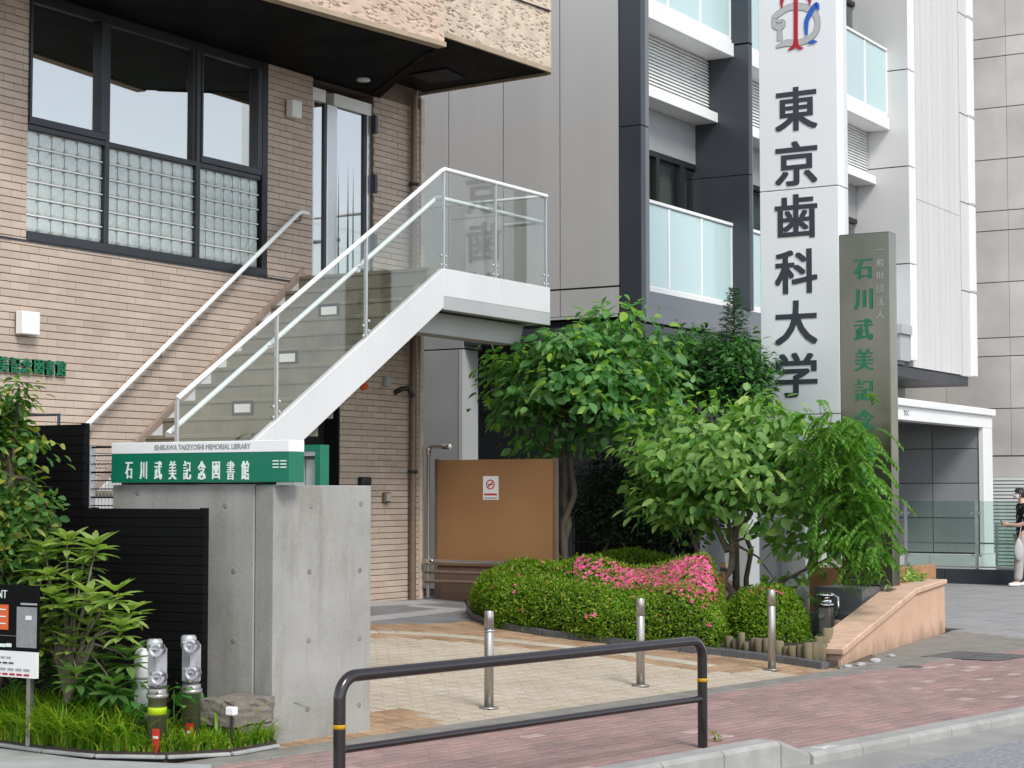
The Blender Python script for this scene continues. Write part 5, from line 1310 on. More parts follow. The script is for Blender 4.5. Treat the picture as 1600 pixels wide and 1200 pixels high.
def tree(name, label, base, stems, center, radii, ncl, per, crad, L, W, mat, bark='bark', group=None, droop=.25, extra=None, flat=.6, lower=-.75, core=None, inner=.45, dark=None):
    o = thing(name, tuple(base), label, 'tree', group)
    cl = shell(center, radii, ncl, inner, lower)
    if extra is not None: cl = np.concatenate([cl, np.array(extra)])
    forks = [s[1] for s in stems] + [tuple(Vector(s[1]).lerp(Vector(center), .5)) for s in stems] + [tuple(center)]
    tm = trunk_mesh(list(stems) + [(s[1], tuple(Vector(s[1]).lerp(Vector(center), .55)), s[2] * .55) for s in stems], cl[::2], forks, .03)
    tm.build('trunk', bark, o)
    V, F = crown_leaves(cl, per, crad, L, W, droop, outward=np.array(center), flat=flat); cr = np_mesh('crown', V, F, mat, o, smooth=False)
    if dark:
        c2 = shell(center, tuple(r * .72 for r in radii), ncl // 2, .1, -.95); V, F = crown_leaves(c2, per // 2, crad * 1.2, L, W, droop, outward=np.array(center), flat=flat); np_mesh('inner_leaves', V, F, dark, o)  # inner leaves get a darker material, crown shade painted into their colour
    return o
# --- round leafy tree before the alley
XT1 = 19.45; tb = PX(876, 892, XT1); ctr = PX(912, 602, XT1 + .1)
stems = [((XT1, tb.y + .06, .3), (XT1 - .05, tb.y + .16, 2.15), .045), ((XT1 + .03, tb.y, .3), (XT1 + .08, tb.y + .0, 2.25), .06), ((XT1, tb.y - .06, .3), (XT1 + .05, tb.y - .12, 2.3), .055)]
ex = [PX(*q, XT1) for q in ((778, 580), (790, 560), (800, 620), (812, 660), (830, 690), (850, 700), (1030, 600), (1045, 630), (1000, 660), (985, 512), (960, 508), (925, 515), (1020, 540), (900, 690), (940, 660))]
ex = [np.array(p) + RNG.normal(0, .05, 3) for p in ex for _ in range(2)]
tree('leafy_tree', 'round dark green tree with three stems in front of the alley', (XT1, tb.y, .3), stems, tuple(ctr), (.93, .93, .64), 105, 33, .30, .125, .075, 'leaf_maple', extra=ex, lower=-.55, dark='leaf_maple_shaded', droop=.45)
# --- lighter tree right of it, over the flowers
XT2 = 19.3; tb = PX(1136, 948, XT2); ctr = PX(1146, 738, XT2 + .05)
stems = [((XT2, tb.y, .25), (XT2 + .02, tb.y - .05, 1.1), .058), ((XT2 + .02, tb.y - .05, 1.0), (XT2, tb.y - .35, 1.75), .035), ((XT2, tb.y - .02, 1.0), (XT2, tb.y + .3, 1.8), .035)]
ex = [PX(*q, XT2 - .1) for q in ((1010, 720), (1030, 690), (1020, 760), (1060, 650), (1120, 630), (1180, 625), (1230, 640), (1270, 700), (1290, 780), (1260, 830), (1230, 850), (1285, 690), (1300, 735), (1305, 800), (1285, 850), (1275, 760), (1310, 770), (1080, 815), (1050, 785), (1222, 925))]
ex = [np.array(p) + RNG.normal(0, .06, 3) for p in ex for _ in range(2)]
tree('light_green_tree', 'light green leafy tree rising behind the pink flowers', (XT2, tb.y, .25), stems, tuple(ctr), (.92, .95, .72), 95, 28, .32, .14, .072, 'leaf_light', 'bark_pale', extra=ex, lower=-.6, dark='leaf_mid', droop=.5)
st_ = thing('tree_stake', (XT2 - .12, tb.y + .07, .2), 'orange brown wooden stake tied beside the light green tree', 'stake')
p0, p1 = PX(1130, 955, XT2 - .1), PX(1130, 878, XT2 - .1)
MB().tube([p0 - Vector((0, 0, .1)), p1], .026, 10).build('stake', 'stake_wood', st_); MB().lathe([(.034, -.02), (.034, .02)], p1 - Vector((0, 0, .08)), n=12).build('tie', 'bark', st_)
# --- feathery tree drooping before the steel slab
XT3 = 18.75; tb = PX(1196, 945, 19.2)
ft = thing('feathery_tree', (19.2, tb.y, .25), 'feathery bright green tree drooping in front of the steel slab', 'tree')
ctr = PX(1318, 745, XT3); trk = MB()
trk.tube([(19.2, tb.y, .2), PX(1210, 915, 19.0), PX(1262, 888, 18.9), PX(1320, 860, XT3)], [.022, .02, .016, .01], 8); trk.tube([PX(1262, 888, 18.9), PX(1290, 800, XT3), PX(1330, 700, XT3)], [.018, .014, .008], 8)
Vs, Fs, off = [], [], 0
for k in range(330):
    q = RNG.uniform(0, 1); px = 1300 + RNG.normal(0, 30) + 40 * q; py = 648 + 225 * q + RNG.normal(0, 16)
    if px > 1385: px -= 40
    s = np.array(PX(px, py, XT3 + RNG.uniform(-.45, .35))); d = unit(np.array([RNG.normal(0, .7), RNG.normal(-.25, .7), RNG.uniform(-.2, .4)])); Lf = RNG.uniform(.16, .32); n = 9
    t = (np.arange(n) + 1) / n; pts = s + d * (t * Lf)[:, None] + np.array([0, 0, -1]) * (t ** 2 * Lf * .75)[:, None]
    tan = unit(np.gradient(pts, axis=0)); side = unit(np.cross(tan, [0, 0, 1.0]))
    P = np.repeat(pts, 2, 0); sg = np.tile([1., -1.], n)[:, None]; A = np.repeat(side, 2, 0) * sg + np.repeat(tan, 2, 0) * .7 + np.array([0, 0, -.35]); N_ = np.array([0, 0, 1.]) + RNG.normal(0, .25, (2 * n, 3))
    V, F = leaf_mesh(P, A, N_, RNG.uniform(.065, .10, 2 * n), RNG.uniform(.026, .038, 2 * n), four=False); Vs.append(V); Fs.append(F + off); off += len(V)
    if k % 5 == 0: trk.tube([PX(1290 + 40 * q, 700 + 160 * q, XT3), s, pts[5]], [.006, .004, .002], 5, caps=False)
trk.build('trunk', 'bark', ft); np_mesh('crown', np.concatenate(Vs), np.concatenate(Fs), 'leaf_feather', ft)
# --- small tree and fir behind
ctr = PX(1085, 585, 20.9)
tree('small_tree', 'small green tree half hidden between the two leafy trees', (20.9, ctr.y, .3), [((20.9, ctr.y, .3), (20.9, ctr.y, 2.0), .04)], tuple(ctr), (.7, .72, .55), 80, 36, .26, .09, .042, 'leaf_mid', dark='leaf_shade')
ctr = PX(1165, 600, 20.6)
tree('slender_tree', 'slender dark tree just left of the white pylon', (20.6, ctr.y, .3), [((20.6, ctr.y, .3), (20.6, ctr.y, 2.3), .035)], tuple(ctr), (.3, .26, .5), 46, 34, .2, .085, .036, 'leaf_mid', dark='leaf_shade')
XFI = 20.7; ft_ = PX(1147, 447, XFI); fr_ = thing('fir_tree', (XFI, ft_.y, .3), 'young dark fir tree with a pointed top behind the leafy trees', 'tree')
tr = MB().tube([(XFI, ft_.y, .3), (XFI, ft_.y, 2.6), (XFI, ft_.y, ft_.z)], [.05, .03, .004], 8); Vs, Fs, off = [], [], 0
for k in range(150):
    t = k / 150; z = ft_.z - .03 - t * 1.7; w = k * 2.39996; Lb = .05 + .36 * t ** .8; d = np.array([math.cos(w), math.sin(w), .25 - .25 * t]); b = np.array([XFI, ft_.y, z]); n = int(16 + 60 * t); u = np.sort(RNG.uniform(.05, 1, n))
    P = b + d * (u * Lb)[:, None] + np.array([0, 0, -.12]) * (u ** 2 * Lb)[:, None]; A = d + RNG.normal(0, .75, (n, 3)); V, F = leaf_mesh(P, A, RNG.normal(0, 1, (n, 3)), RNG.uniform(.035, .06, n), RNG.uniform(.008, .013, n), four=False)
    Vs.append(V); Fs.append(F + off); off += len(V); tr.tube([tuple(b), tuple(b + d * Lb)], [.006, .002], 5, caps=False)
tr.build('trunk', 'bark', fr_); np_mesh('crown', np.concatenate(Vs), np.concatenate(Fs), 'leaf_fir', fr_)
# --- dark shrubs in the shade and the black fence behind them
for (px, py, x, ry, rz, lab) in ((955, 775, 20.6, .55, .6, 'dark glossy shrub in the shade right of the three-stemmed tree'), (1055, 770, 20.9, .6, .75, 'dark shrub in deep shade left of the light green tree')):
    c = PX(px, py, x); o = thing('shade_shrub', (x, c.y, .3), lab, 'shrub'); cl = shell(tuple(c), (.45, ry, rz), 70, .3, -1)
    trunk_mesh([((x, c.y, .3), tuple(c), .03)], cl[::3], [tuple(c)], .02).build('stems', 'bark', o)
    V, F = crown_leaves(cl, 38, .22, .075, .035, .3, outward=np.array(c)); np_mesh('foliage', V, F, 'leaf_shade', o)
bf = thing('black_mesh_fence', (21.6, 10.6, .3), 'black bar fence behind the dark shrubs', 'fence')
ya, yb = PX(895, 800, 21.6).y, PX(1090, 800, 21.6).y
for z in (.55, 1.0, 1.45): MB().tube([(21.6, ya, z), (21.6, yb, z)], .015, 6).build('rail', 'frame_black', bf)
for k in range(22): y = ya + (yb - ya) * k / 21; MB().tube([(21.6, y, .3), (21.6, y, 1.6)], .009, 6).build('bar', 'frame_black', bf)
B('backing_sheet', 'frame_black', bf, 21.65, yb, .3, 21.67, ya, 1.9)

# --- clipped azaleas
def mound_mesh(rows):
    nz_, nx = len(rows), len(rows[0]); V = np.array(rows).reshape(-1, 3); i = np.arange(nz_ * nx).reshape(nz_, nx)
    return V, np.stack([i[:-1, :-1], i[:-1, 1:], i[1:, 1:], i[1:, :-1]], -1).reshape(-1, 4)
def scatter(V, F, n):
    a, b, c, d = V[F[:, 0]], V[F[:, 1]], V[F[:, 2]], V[F[:, 3]]; nr = np.cross(c - a, d - b); ar = np.linalg.norm(nr, axis=1); pk = RNG.choice(len(F), n, p=ar / ar.sum())
    u, v = RNG.uniform(0, 1, (n, 1)), RNG.uniform(0, 1, (n, 1)); P = (a[pk] * (1 - u) + b[pk] * u) * (1 - v) + (d[pk] * (1 - u) + c[pk] * u) * v
    return P, unit(nr[pk])
def lumps(P):
    return .025 * np.sin(P[:, 0] * 4.3 + 1.1) * np.cos(P[:, 1] * 4.9 + 2) + .035 * np.sin(P[:, 0] * 9 + 2 * P[:, 1]) * np.cos(P[:, 1] * 11 + P[:, 2] * 7) + .022 * np.sin(P[:, 0] * 21 + P[:, 2] * 17) * np.cos(P[:, 1] * 23)
def azalea(name, label, rows, nleaf, flower=None, nfl=0, cen=None):
    V, F = mound_mesh(rows); ctr = V.mean(0); V = V + unit(V - ctr) * lumps(V)[:, None]
    o = thing(name, (ctr[0], ctr[1], V[:, 2].min()), label, 'hedge', None)
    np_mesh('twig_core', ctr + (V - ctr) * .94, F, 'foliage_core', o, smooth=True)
    P, Nn = scatter(V, F, nleaf); s = np.sign(np.einsum('ij,ij->i', Nn, P - ctr))[:, None]; Nn = Nn * s
    P = P + Nn * RNG.normal(0, .022, (len(P), 1)) ; A = RNG.normal(0, 1, P.shape) * .8 + Nn * .55 + np.array([0, 0, .35])
    Vl, Fl = leaf_mesh(P, A, Nn + RNG.normal(0, .5, P.shape), RNG.uniform(.028, .052, len(P)), RNG.uniform(.014, .024, len(P)), four=False); np_mesh('foliage', Vl, Fl, 'leaf_azalea', o)
    if nfl:
        P, Nn = scatter(V, F, nfl * 14); Nn = Nn * np.sign(np.einsum('ij,ij->i', Nn, P - ctr))[:, None]; wgt = np.array([flower(p, n_) for p, n_ in zip(P, Nn)]); kp = RNG.uniform(0, 1, len(P)) < wgt; P, Nn = P[kp][:nfl], Nn[kp][:nfl]
        Vs, Fs, off = [], [], 0; P = P + Nn * .02
        T = unit(np.cross(Nn, RNG.normal(0, 1, Nn.shape))); Bt = np.cross(Nn, T)
        for k in range(5):
            w = 2 * math.pi * k / 5; A = T * math.cos(w) + Bt * math.sin(w) + Nn * .45
            Vv, Ff = leaf_mesh(P, A, Nn, RNG.uniform(.026, .036, len(P)), RNG.uniform(.022, .03, len(P)), arch=.2, four=False); Vs.append(Vv); Fs.append(Ff + off); off += len(Vv)
        b_ = np_mesh('blossoms', np.concatenate(Vs), np.concatenate(Fs), 'blossom', o); b_['kind'] = 'stuff'
    return o
# long hedge that follows the curved bed edge
front = [PG(742, 958), PG(752, 972), PG(780, 982), PG(830, 990), PG(900, 1000), PG(960, 1007), PG(1030, 1014), PG(1085, 1019), PG(1124, 1021)]
fine = []
for a, b in zip(front[:-1], front[1:]): fine += [a.lerp(b, k / 4) for k in range(4)]
fine.append(front[-1]); nF = len(fine); rows = []
for i, p in enumerate(fine):
    t = i / (nF - 1); d = (fine[min(i + 1, nF - 1)] - fine[max(i - 1, 0)]); d.z = 0; d.normalize(); n = Vector((-d.y, d.x, 0)); n = n if n.dot(Vector((1, .3, 0))) > 0 else -n
    n = (n * .5 + Vector((.95, .25, 0)) * .5).normalized()
    e = math.sin(math.pi * min(1, max(0, t * 1.0))) ** .28 if 0 < t < 1 else 0; e = max(e, .15); g = p.z; D = (1.0 + .75 * t) * max(e, .35); h = (.53 + .05 * math.sin(t * 9.) + .04 * math.sin(t * 17)) * (.55 + .45 * e)
    sec = [(.07, 0), (.0, .12), (-.02, .30), (.02, .44), (.10, .54), (.22, .60), (.45, .66), (D * .55, .66 + .30 * min(1, t * 1.6)), (D * .75, .63 + .30 * min(1, t * 1.6)), (D * .92, .5 + .2 * min(1, t * 1.6)), (D, .25), (D, 0)]
    rows.append([tuple(p + n * (a * (1 if a < .3 else 1)) + Vector((0, 0, b * h / .62 - .0))) for a, b in sec])
def fl_main(p, n):
    x, y, d = proj(p)
    if n[2] < .42: return .003 if x > 900 else .0008
    if x < 900: return .004
    lo = 925 + (x - 920) * .115 + random.uniform(-9, 9)
    cl_ = .5 + .5 * math.sin(p[0] * 19 + p[1] * 7) * math.sin(p[1] * 17 - p[0] * 5)
    return ((1.0 if 960 < x < 1128 else .3) * (.3 + .7 * cl_)) if y < lo - 14 else .008
azalea('azalea_hedge', 'long clipped azalea hedge with pink flowers along its top right', rows, 42000, fl_main, 1900)
def ball(cx, cy, rx, ry, g, h, n=22, m=12):
    rows = []
    for j in range(m + 1):
        w = math.pi * .5 * j / m; rr = math.cos(w) ** .55 if j < m else .02; rows.append([(cx + rx * rr * math.cos(2 * math.pi * i / n), cy + ry * rr * math.sin(2 * math.pi * i / n), g + h * math.sin(w)) for i in range(n + 1)])
    return rows
c = PG(1186, 1002); azalea('azalea_ball', 'small round azalea with a few blossoms beside the right bollard', ball(c.x + .15, c.y, .42, .42, c.z + .02, .50), 9000, lambda p, n: (.5 if n[2] > .75 and proj(p)[0] > 1170 else .003), 30)
c = PX(990, 905, 19.6); azalea('azalea_mound', 'plain green azalea mound behind the flowering hedge', ball(19.6, c.y, .5, .78, .35, PX(980, 866, 19.6).z - .35), 12000)

# --- bush and big-leaved shrub at the left edge
XBU = 9.05; c = PX(18, 745, XBU); o = thing('corner_bush', (XBU, c.y, .05), 'leafy bush at the left edge before the taller screen', 'shrub')
cl = np.concatenate([shell(tuple(PX(-38, 700, XBU)), (.25, .25, .38), 60, .2, -1), shell(tuple(PX(-5, 800, XBU)), (.25, .22, .30), 54, .2, -1), shell(tuple(PX(-30, 840, XBU)), (.3, .35, .45), 60, .2, -1), np.array([PX(30, 600, XBU), PX(25, 625, XBU), PX(60, 700, XBU), PX(75, 790, XBU)])])
trunk_mesh([((XBU + .1, c.y + .2, .05), tuple(c), .02)], cl[::3], [tuple(c)], .02).build('stems', 'bark', o)
cl = np.concatenate([cl, shell(tuple(PX(-12, 690, XBU)), (.2, .16, .34), 34, .1, -1), shell(tuple(PX(2, 840, XBU)), (.2, .2, .25), 34, .1, -1)])
V, F = crown_leaves(cl, 40, .15, .07, .036, .3, outward=np.array(c)); np_mesh('foliage', V, F, 'leaf_bush', o)
XW = 9.0; wb = PX(105, 1085, XW); o = thing('whorled_shrub', (XW, wb.y, .05), 'shrub with whorls of long pale green leaves behind the letting board', 'shrub')
whorls = [(70, 862), (105, 850), (150, 858), (75, 905), (80, 935), (118, 918), (62, 965), (95, 985), (60, 1005), (115, 1010), (180, 930), (160, 955), (190, 985), (140, 985), (200, 1030), (165, 1040), (150, 1065), (85, 1050), (178, 1075), (120, 1060), (130, 880), (55, 890), (100, 950), (140, 935), (45, 1035), (75, 1020), (130, 1035), (205, 960)]
mb = MB(); Vs, Fs, off = [], [], 0; Vd, Fd, offd = [], [], 0
for i, (px, py) in enumerate(whorls):
    c = PX(px, py, XW + random.uniform(-.12, .16)); j = PX(105 + (px - 105) * .45, 1000 + (py - 1000) * .2, XW)
    mb.tube([wb + Vector((0, 0, -.05)), wb.lerp(j, .6) + Vector((0, random.uniform(-.03, .03), 0)), j, c.lerp(j, .3) + Vector((0, 0, .02)), c], [.016, .012, .009, .006, .005], 7, caps=False)
    for ring_ in range(3):
        n = 8; w = np.arange(n) * 2 * math.pi / n + RNG.uniform(0, 6); dz = (.7, .3, -.05)[ring_] + RNG.normal(0, .12, n); A = np.stack([np.cos(w), np.sin(w), dz], 1); P = np.tile(np.array(c) + np.array([0, 0, .02 - ring_ * .03]), (n, 1)) + A * .012
        V, F = leaf_mesh(P, A, np.tile([0, 0, 1.], (n, 1)) + RNG.normal(0, .15, (n, 3)) + A * .1, RNG.uniform(.115, .175, n), RNG.uniform(.048, .066, n), arch=.16, fold=.14)
        if i < 14 or i > 19: Vs.append(V); Fs.append(F + off); off += len(V)
        else: Vd.append(V); Fd.append(F + offd); offd += len(V)
mb.build('stems', 'bark_pale', o); np_mesh('foliage', np.concatenate(Vs), np.concatenate(Fs), 'leaf_whorl', o); np_mesh('lower_leaves', np.concatenate(Vd), np.concatenate(Fd), 'leaf_whorl_dark', o)

# --- grass and weeds of the corner bed
def blades(P, h, wd, lean, mat, name, label, seg=4):
    n = len(P); az_ = RNG.uniform(0, 2 * math.pi, n); d = np.stack([np.cos(az_), np.sin(az_), 0 * az_], 1); s = np.stack([-np.sin(az_), np.cos(az_), 0 * az_], 1); Vv = []
    for k in range(seg + 1):
        t = k / seg; c = P + np.array([0, 0, 1.]) * (h * (t - .35 * lean * t ** 2.2))[:, None] + d * (h * lean * .75 * t ** 1.8)[:, None]; w = (wd * (1 - t) ** .6 if k else wd)[:, None] * np.ones((n, 1)) * .5; w = np.maximum(w, .0006); Vv += [c - s * w, c + s * w]
    V = np.stack(Vv, 1).reshape(-1, 3); k = np.arange(n)[:, None] * (2 * seg + 2); F = np.concatenate([k + [2 * i, 2 * i + 1, 2 * i + 3, 2 * i + 2] for i in range(seg)], 1).reshape(-1, 4)
    o = np_mesh(name, V, F, mat); o['kind'] = 'stuff'; tag(o, label, 'grass'); return o
pts = []; tries = 0
while len(pts) < 9000:
    x, y = RNG.uniform(7.9, 10.0), RNG.uniform(7.6, 11.3); q = proj((x, y, 0))
    if not inside((x, y), grass_bed) or q[0] < -60 or x > XFN - .02 and y > yf0 - .05: continue
    if q[0] > 318 and q[1] < 1152: continue
    if math.sin(x * 31) * math.sin(y * 27) + .5 * math.sin(x * 67 + y * 41) < RNG.uniform(-1.0, .5): continue
    pts.append((x, y, .05))
pts = np.array(pts); hh = RNG.uniform(.13, .36, len(pts)) * (1.0 + .25 * np.sin(pts[:, 0] * 6) * np.cos(pts[:, 1] * 5))
hh = np.array([h_ * (.5 if proj(p_)[0] > 205 else 1) for h_, p_ in zip(hh, pts)])
blades(pts, hh, RNG.uniform(.008, .02, len(pts)), RNG.uniform(.35, 1.7, len(pts)), 'grass_blade', 'grass', 'long arching grass filling the corner bed')
near_ = np.array([proj(p_)[0] < 200 or RNG.uniform() < .25 for p_ in pts]); sel = pts[near_][RNG.choice(near_.sum(), 520)] + RNG.normal(0, .02, (520, 3)) * [1, 1, 0]
blades(sel, RNG.uniform(.3, .5, 520), RNG.uniform(.014, .026, 520), RNG.uniform(.8, 1.9, 520), 'grass_blade', 'strap_grass', 'longer strap-leaved tufts standing out of the corner grass', 7)
o = thing('broad_weeds', (9.1, 9.0, .05), 'broad-leaved weeds scattered through the corner grass', 'weeds'); del o['category']; o['category'] = 'weeds'
cl = np.array([np.array(PX(px, py, XFN - .25 + RNG.uniform(-.15, .1))) for px, py in ((175, 1075), (195, 1060), (150, 1095), (220, 1100), (200, 1090),  (20, 1085), (0, 1075), (60, 1105), (120, 1110), (272, 1078), (180, 1110), (90, 1110), (140, 1080), (30, 1110))])
mb = MB()
for c in cl: mb.tube([(c[0], c[1], .03), tuple(c)], [.005, .003], 6)
mb.build('stems', 'leaf_whorl_dark', o); V, F = crown_leaves(np.concatenate([cl, cl - [0, 0, .06]]), 15, .14, .075, .05, .35); np_mesh('foliage', V, F, 'weed_leaf', o)
p = PX(1110, 0, 11); sp_ = PZ(1117, 1158); o = thing('kerb_weed', (sp_.x, sp_.y, 0), 'tiny yellow green weed growing at the kerb beside the rail', 'weed')
V, F = crown_leaves(np.array([[sp_.x, sp_.y, .04]]), 14, .04, .04, .02, .2); np_mesh('foliage', V, F, 'leaf_azalea', o); MB().tube([(sp_.x, sp_.y, 0), (sp_.x, sp_.y, .04)], .003, 5).build('stem', 'leaf_whorl_dark', o)
# --- ground cover in the planter and beside the slab
for (px, py, x, w, lab) in ((1285, 893, 21.3, .32, 'bright green ground cover in the orange planter'), (1412, 898, 21.4, .16, 'bright little plant right of the steel slab'), (1290, 1010, 18.3, .2, 'low weeds between the logs and the hydrant post')):
    c = PX(px, py, x); o = thing('ground_cover', (x, c.y, c.z - .1), lab, 'plant'); cl = np.array(c) + RNG.normal(0, 1, (26, 3)) * np.array([.18, w * .5, .03])
    V, F = crown_leaves(cl, 22, .12, .05, .03, .2); np_mesh('foliage', V, F, 'leaf_light' if x > 19 else 'leaf_bush', o); MB().tube([tuple(c - Vector((0, 0, .25))), tuple(c)], .006, 5).build('stem', 'bark', o)

# ================================================================ the passer-by at the right edge
def skin_mesh(name, chains, mat, parent, sub=2, loc=None):
    """continuous surface grown round connected joints: chains = {joint: (pos, rx, ry)}, edges"""
    J, E = chains; names = list(J); idx = {n: i for i, n in enumerate(names)}
    o0 = origin(parent)
    me = bpy.data.meshes.new(name); me.from_pydata([Vector(J[n][0]) - o0 for n in names], [(idx[a], idx[b]) for a, b in E], []); me.update()
    o = bpy.data.objects.new(name, me); place(o, parent); me.materials.append(M[mat])
    sk = o.modifiers.new('skin', 'SKIN'); sk.use_smooth_shade = True
    for i, n in enumerate(names):
        v = me.skin_vertices[0].data[i]; v.radius = (J[n][1], J[n][2]); v.use_root = (i == 0)
    ss = o.modifiers.new('sub', 'SUBSURF'); ss.levels = sub; ss.render_levels = sub
    return o
fp = PZ(1600, 917)
per = thing('person', (fp.x, fp.y, 0), 'person in dark patterned shirt and grey trousers wearing a mask, looking at a phone', 'person')
f_ = Vector((-.521, .853, 0)); l_ = Vector((-f_.y, f_.x, 0))           # forward, own left
def W(a, b, z): return Vector((fp.x, fp.y, 0)) + f_ * a + l_ * b + Vector((0, 0, z))
J = {'pelvis': (W(0, 0, .93), .135, .10), 'waist': (W(.01, 0, 1.08), .125, .09), 'chest': (W(.0, 0, 1.28), .15, .10), 'upper': (W(-.015, 0, 1.41), .12, .085), 'neck': (W(.01, 0, 1.49), .052, .052), 'neck2': (W(.03, 0, 1.535), .05, .05), 'skull': (W(.055, 0, 1.62), .078, .092), 'crown': (W(.045, 0, 1.70), .07, .078)}
E = [('pelvis', 'waist'), ('waist', 'chest'), ('chest', 'upper'), ('upper', 'neck'), ('neck', 'neck2'), ('neck2', 'skull'), ('skull', 'crown')]
for s, nm in ((1, 'L'), (-1, 'R')):
    st_ = .09 if s > 0 else -.06
    J.update({nm + 'sh': (W(-.01, s * .17, 1.40), .062, .062), nm + 'el': (W(.0, s * .23, 1.13), .042, .042), nm + 'fa': (W(.13, s * .17, 1.08), .038, .038), nm + 'wr': (W(.25, s * .08, 1.09), .026, .026), nm + 'palm': (W(.31, s * .045, 1.10), .03, .026),
              nm + 'hip': (W(.0, s * .09, .86), .095, .095), nm + 'kn': (W(st_ + .02, s * .095, .49), .06, .06), nm + 'ca': (W(st_ * 1.2 - .01, s * .095, .33), .056, .056), nm + 'an': (W(st_ * 1.5, s * .095, .09), .036, .036), nm + 'toe': (W(st_ * 1.5 + .14, s * .1, .04), .03, .028)})
    E += [('upper', nm + 'sh'), (nm + 'sh', nm + 'el'), (nm + 'el', nm + 'fa'), (nm + 'fa', nm + 'wr'), (nm + 'wr', nm + 'palm'), ('pelvis', nm + 'hip'), (nm + 'hip', nm + 'kn'), (nm + 'kn', nm + 'ca'), (nm + 'ca', nm + 'an'), (nm + 'an', nm + 'toe')]
    for k in range(4):
        a = W(.335, s * (.05 - .0 * k), 1.125 - .019 * k); b = W(.375 - .006 * abs(k - 1), s * (.03), 1.12 - .019 * k); c = W(.36, s * .0, 1.118 - .019 * k)
        J.update({f'{nm}f{k}a': (a, .009, .009), f'{nm}f{k}b': (b, .0085, .0085), f'{nm}f{k}c': (c, .008, .008)}); E += [(nm + 'palm', f'{nm}f{k}a'), (f'{nm}f{k}a', f'{nm}f{k}b'), (f'{nm}f{k}b', f'{nm}f{k}c')]
    J.update({nm + 't1': (W(.30, s * .03, 1.135), .011, .011), nm + 't2': (W(.34, s * .012, 1.15), .0095, .0095)}); E += [(nm + 'palm', nm + 't1'), (nm + 't1', nm + 't2')]
skin_mesh('body', (J, E), 'skin', per)
# face details
hd = W(.06, 0, 1.615)
MB().lathe([(.008, 0), (.016, .012), (.010, .03)], hd + f_ * .088 - Vector((0, 0, .015)), f_ * .9 + Vector((0, 0, .1)), 10).build('nose', 'skin', per)
for s in (1, -1):
    MB().lathe([(.012, -.004), (.024, 0), (.02, .010)], hd + l_ * s * .076 - f_ * .005 - Vector((0, 0, .01)), l_ * s - f_ * .3, 12).build('ear', 'skin', per)
    MB().lathe([(.011, 0), (.009, .005)], hd + f_ * .083 + l_ * s * .032 + Vector((0, 0, .022)), f_, 10).build('eye', 'hair', per)
mk_ = MB(); rows = []
for j in range(5):
    z = 1.555 + j * .017; rows.append([hd * 1 + f_ * (.101 * math.cos(w) * (1 - .08 * abs(j - 2.6)) + .008) + l_ * .09 * math.sin(w) + Vector((0, 0, z - 1.615)) for w in np.linspace(-1.35, 1.35, 9)])
n = 9; mk_.add([p for r in rows for p in r], [(j * n + i, j * n + i + 1, (j + 1) * n + i + 1, (j + 1) * n + i) for j in range(4) for i in range(8)], True); mk_.build('face_mask', 'mask_white', per)
bm = bmesh.new(); bmesh.ops.create_icosphere(bm, subdivisions=4, radius=1)
for v in bm.verts:
    d = v.co.copy(); rr = 1 + .05 * math.sin(d.x * 13 + d.z * 9) * math.sin(d.y * 11); a, b, c = d.x * .108 * rr, d.y * .098 * rr, d.z * .105 * rr
    if d.x > .45: c = max(c, .055)
    elif d.x > .0: c = max(c, .01)
    else: c = max(c, -.07)
    v.co = hd + f_ * (a - .008) + l_ * b + Vector((0, 0, c + .022)) - origin(per)
me = bpy.data.meshes.new('hair'); bm.to_mesh(me); bm.free(); me.materials.append(M['hair']); me.polygons.foreach_set('use_smooth', [True] * len(me.polygons)); place(bpy.data.objects.new('hair', me), per)
# clothes
J2 = {'hem': (W(.0, 0, .86), .165, .125), 'b': (W(.012, 0, 1.0), .152, .115), 'c': (W(.01, 0, 1.15), .15, .112), 'd': (W(.0, 0, 1.29), .168, .118), 'e': (W(-.015, 0, 1.41), .135, .10), 'n': (W(.0, 0, 1.465), .075, .072)}
E2 = [('hem', 'b'), ('b', 'c'), ('c', 'd'), ('d', 'e'), ('e', 'n')]
for s, nm in ((1, 'L'), (-1, 'R')):
    J2.update({nm + 'a': (W(-.01, s * .17, 1.40), .08, .08), nm + 'b': (W(.0, s * .215, 1.22), .072, .072), nm + 'c': (W(.005, s * .228, 1.16), .07, .07)}); E2 += [('e', nm + 'a'), (nm + 'a', nm + 'b'), (nm + 'b', nm + 'c')]
skin_mesh('shirt', (J2, E2), 'shirt_print', per)
J3 = {'w': (W(0, 0, .93), .145, .108)}; E3 = []
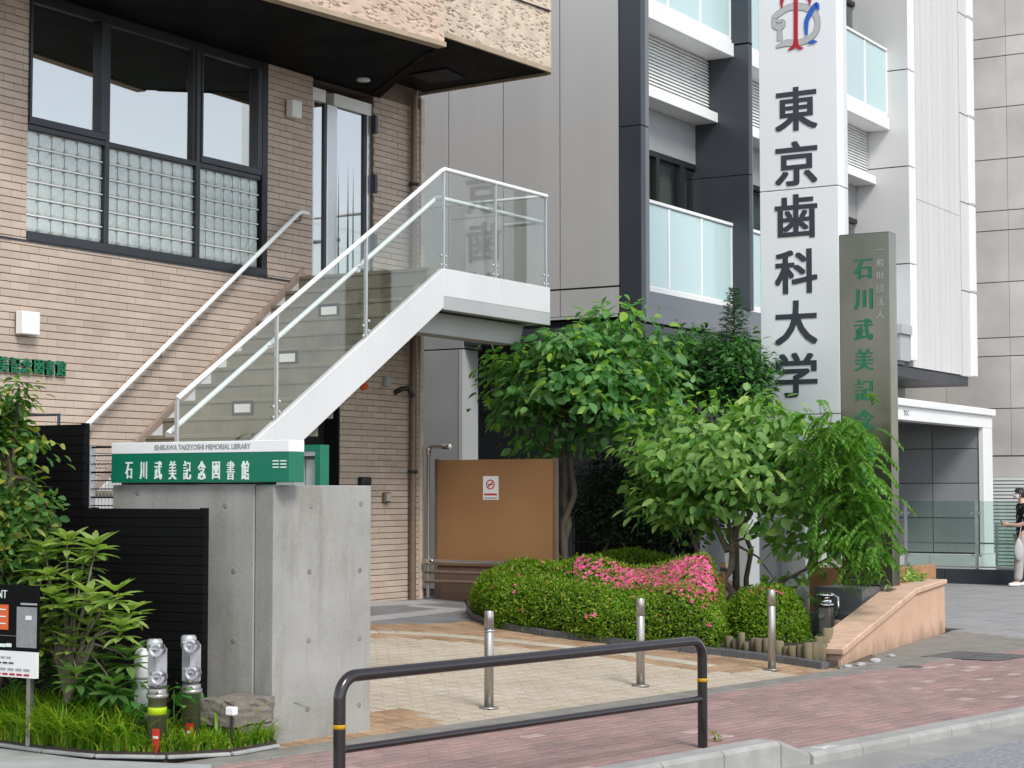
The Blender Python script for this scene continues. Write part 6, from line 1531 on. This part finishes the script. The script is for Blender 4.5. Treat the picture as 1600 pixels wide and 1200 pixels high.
for s, nm in ((1, 'L'), (-1, 'R')):
    st_ = .09 if s > 0 else -.06
    J3.update({nm + 'h': (W(.0, s * .09, .84), .115, .115), nm + 'k': (W(st_ + .02, s * .095, .48), .092, .09), nm + 'c': (W(st_ * 1.3, s * .095, .28), .085, .082), nm + 'a': (W(st_ * 1.5, s * .095, .10), .078, .075)}); E3 += [('w', nm + 'h'), (nm + 'h', nm + 'k'), (nm + 'k', nm + 'c'), (nm + 'c', nm + 'a')]
skin_mesh('trousers', (J3, E3), 'trousers', per)
for s, nm in ((1, 'L'), (-1, 'R')):
    st_ = .09 if s > 0 else -.06
    Js = {'heel': (W(st_ * 1.5 - .05, s * .097, .05), .042, .042), 'mid': (W(st_ * 1.5 + .06, s * .1, .048), .048, .04), 'toe': (W(st_ * 1.5 + .17, s * .103, .04), .043, .03)}
    skin_mesh('shoe', (Js, [('heel', 'mid'), ('mid', 'toe')]), 'shoe_white', per)
ph = thing('phone', tuple(W(.37, 0, 1.10)), 'dark phone held in both hands of the person', 'phone')
MB().obox(W(.372, 0, 1.128), (f_ * .55 + Vector((0, 0, .85))).normalized() * .07, l_ * .034, (f_ * .85 - Vector((0, 0, .55))).normalized() * .004).build('case', 'phone_case', ph, .003)
MB().obox(W(.3685, 0, 1.1305), (f_ * .55 + Vector((0, 0, .85))).normalized() * .064, l_ * .03, (f_ * .85 - Vector((0, 0, .55))).normalized() * .001).build('screen', 'granite', ph)
bg = thing('cloth_bag', tuple(W(.1, .2, .4)), 'pale cloth bag hanging at the hip of the person', 'bag')
bm = bmesh.new(); bmesh.ops.create_icosphere(bm, subdivisions=3, radius=1)
for v in bm.verts:
    d = v.co.copy(); w = 1 - .35 * max(0, d.z); v.co = W(.135 + d.x * .085 * w, .2 + d.y * .035, .66 + d.z * .2) - origin(bg)
me = bpy.data.meshes.new('pouch'); bm.to_mesh(me); bm.free(); me.materials.append(M['bag_cloth']); me.polygons.foreach_set('use_smooth', [True] * len(me.polygons)); place(bpy.data.objects.new('pouch', me), bg)
MB().tube([W(.13, .2, .84), W(.09, .2, 1.05), W(.0, .2, 1.42)], .008, 6).build('strap', 'bag_cloth', bg)
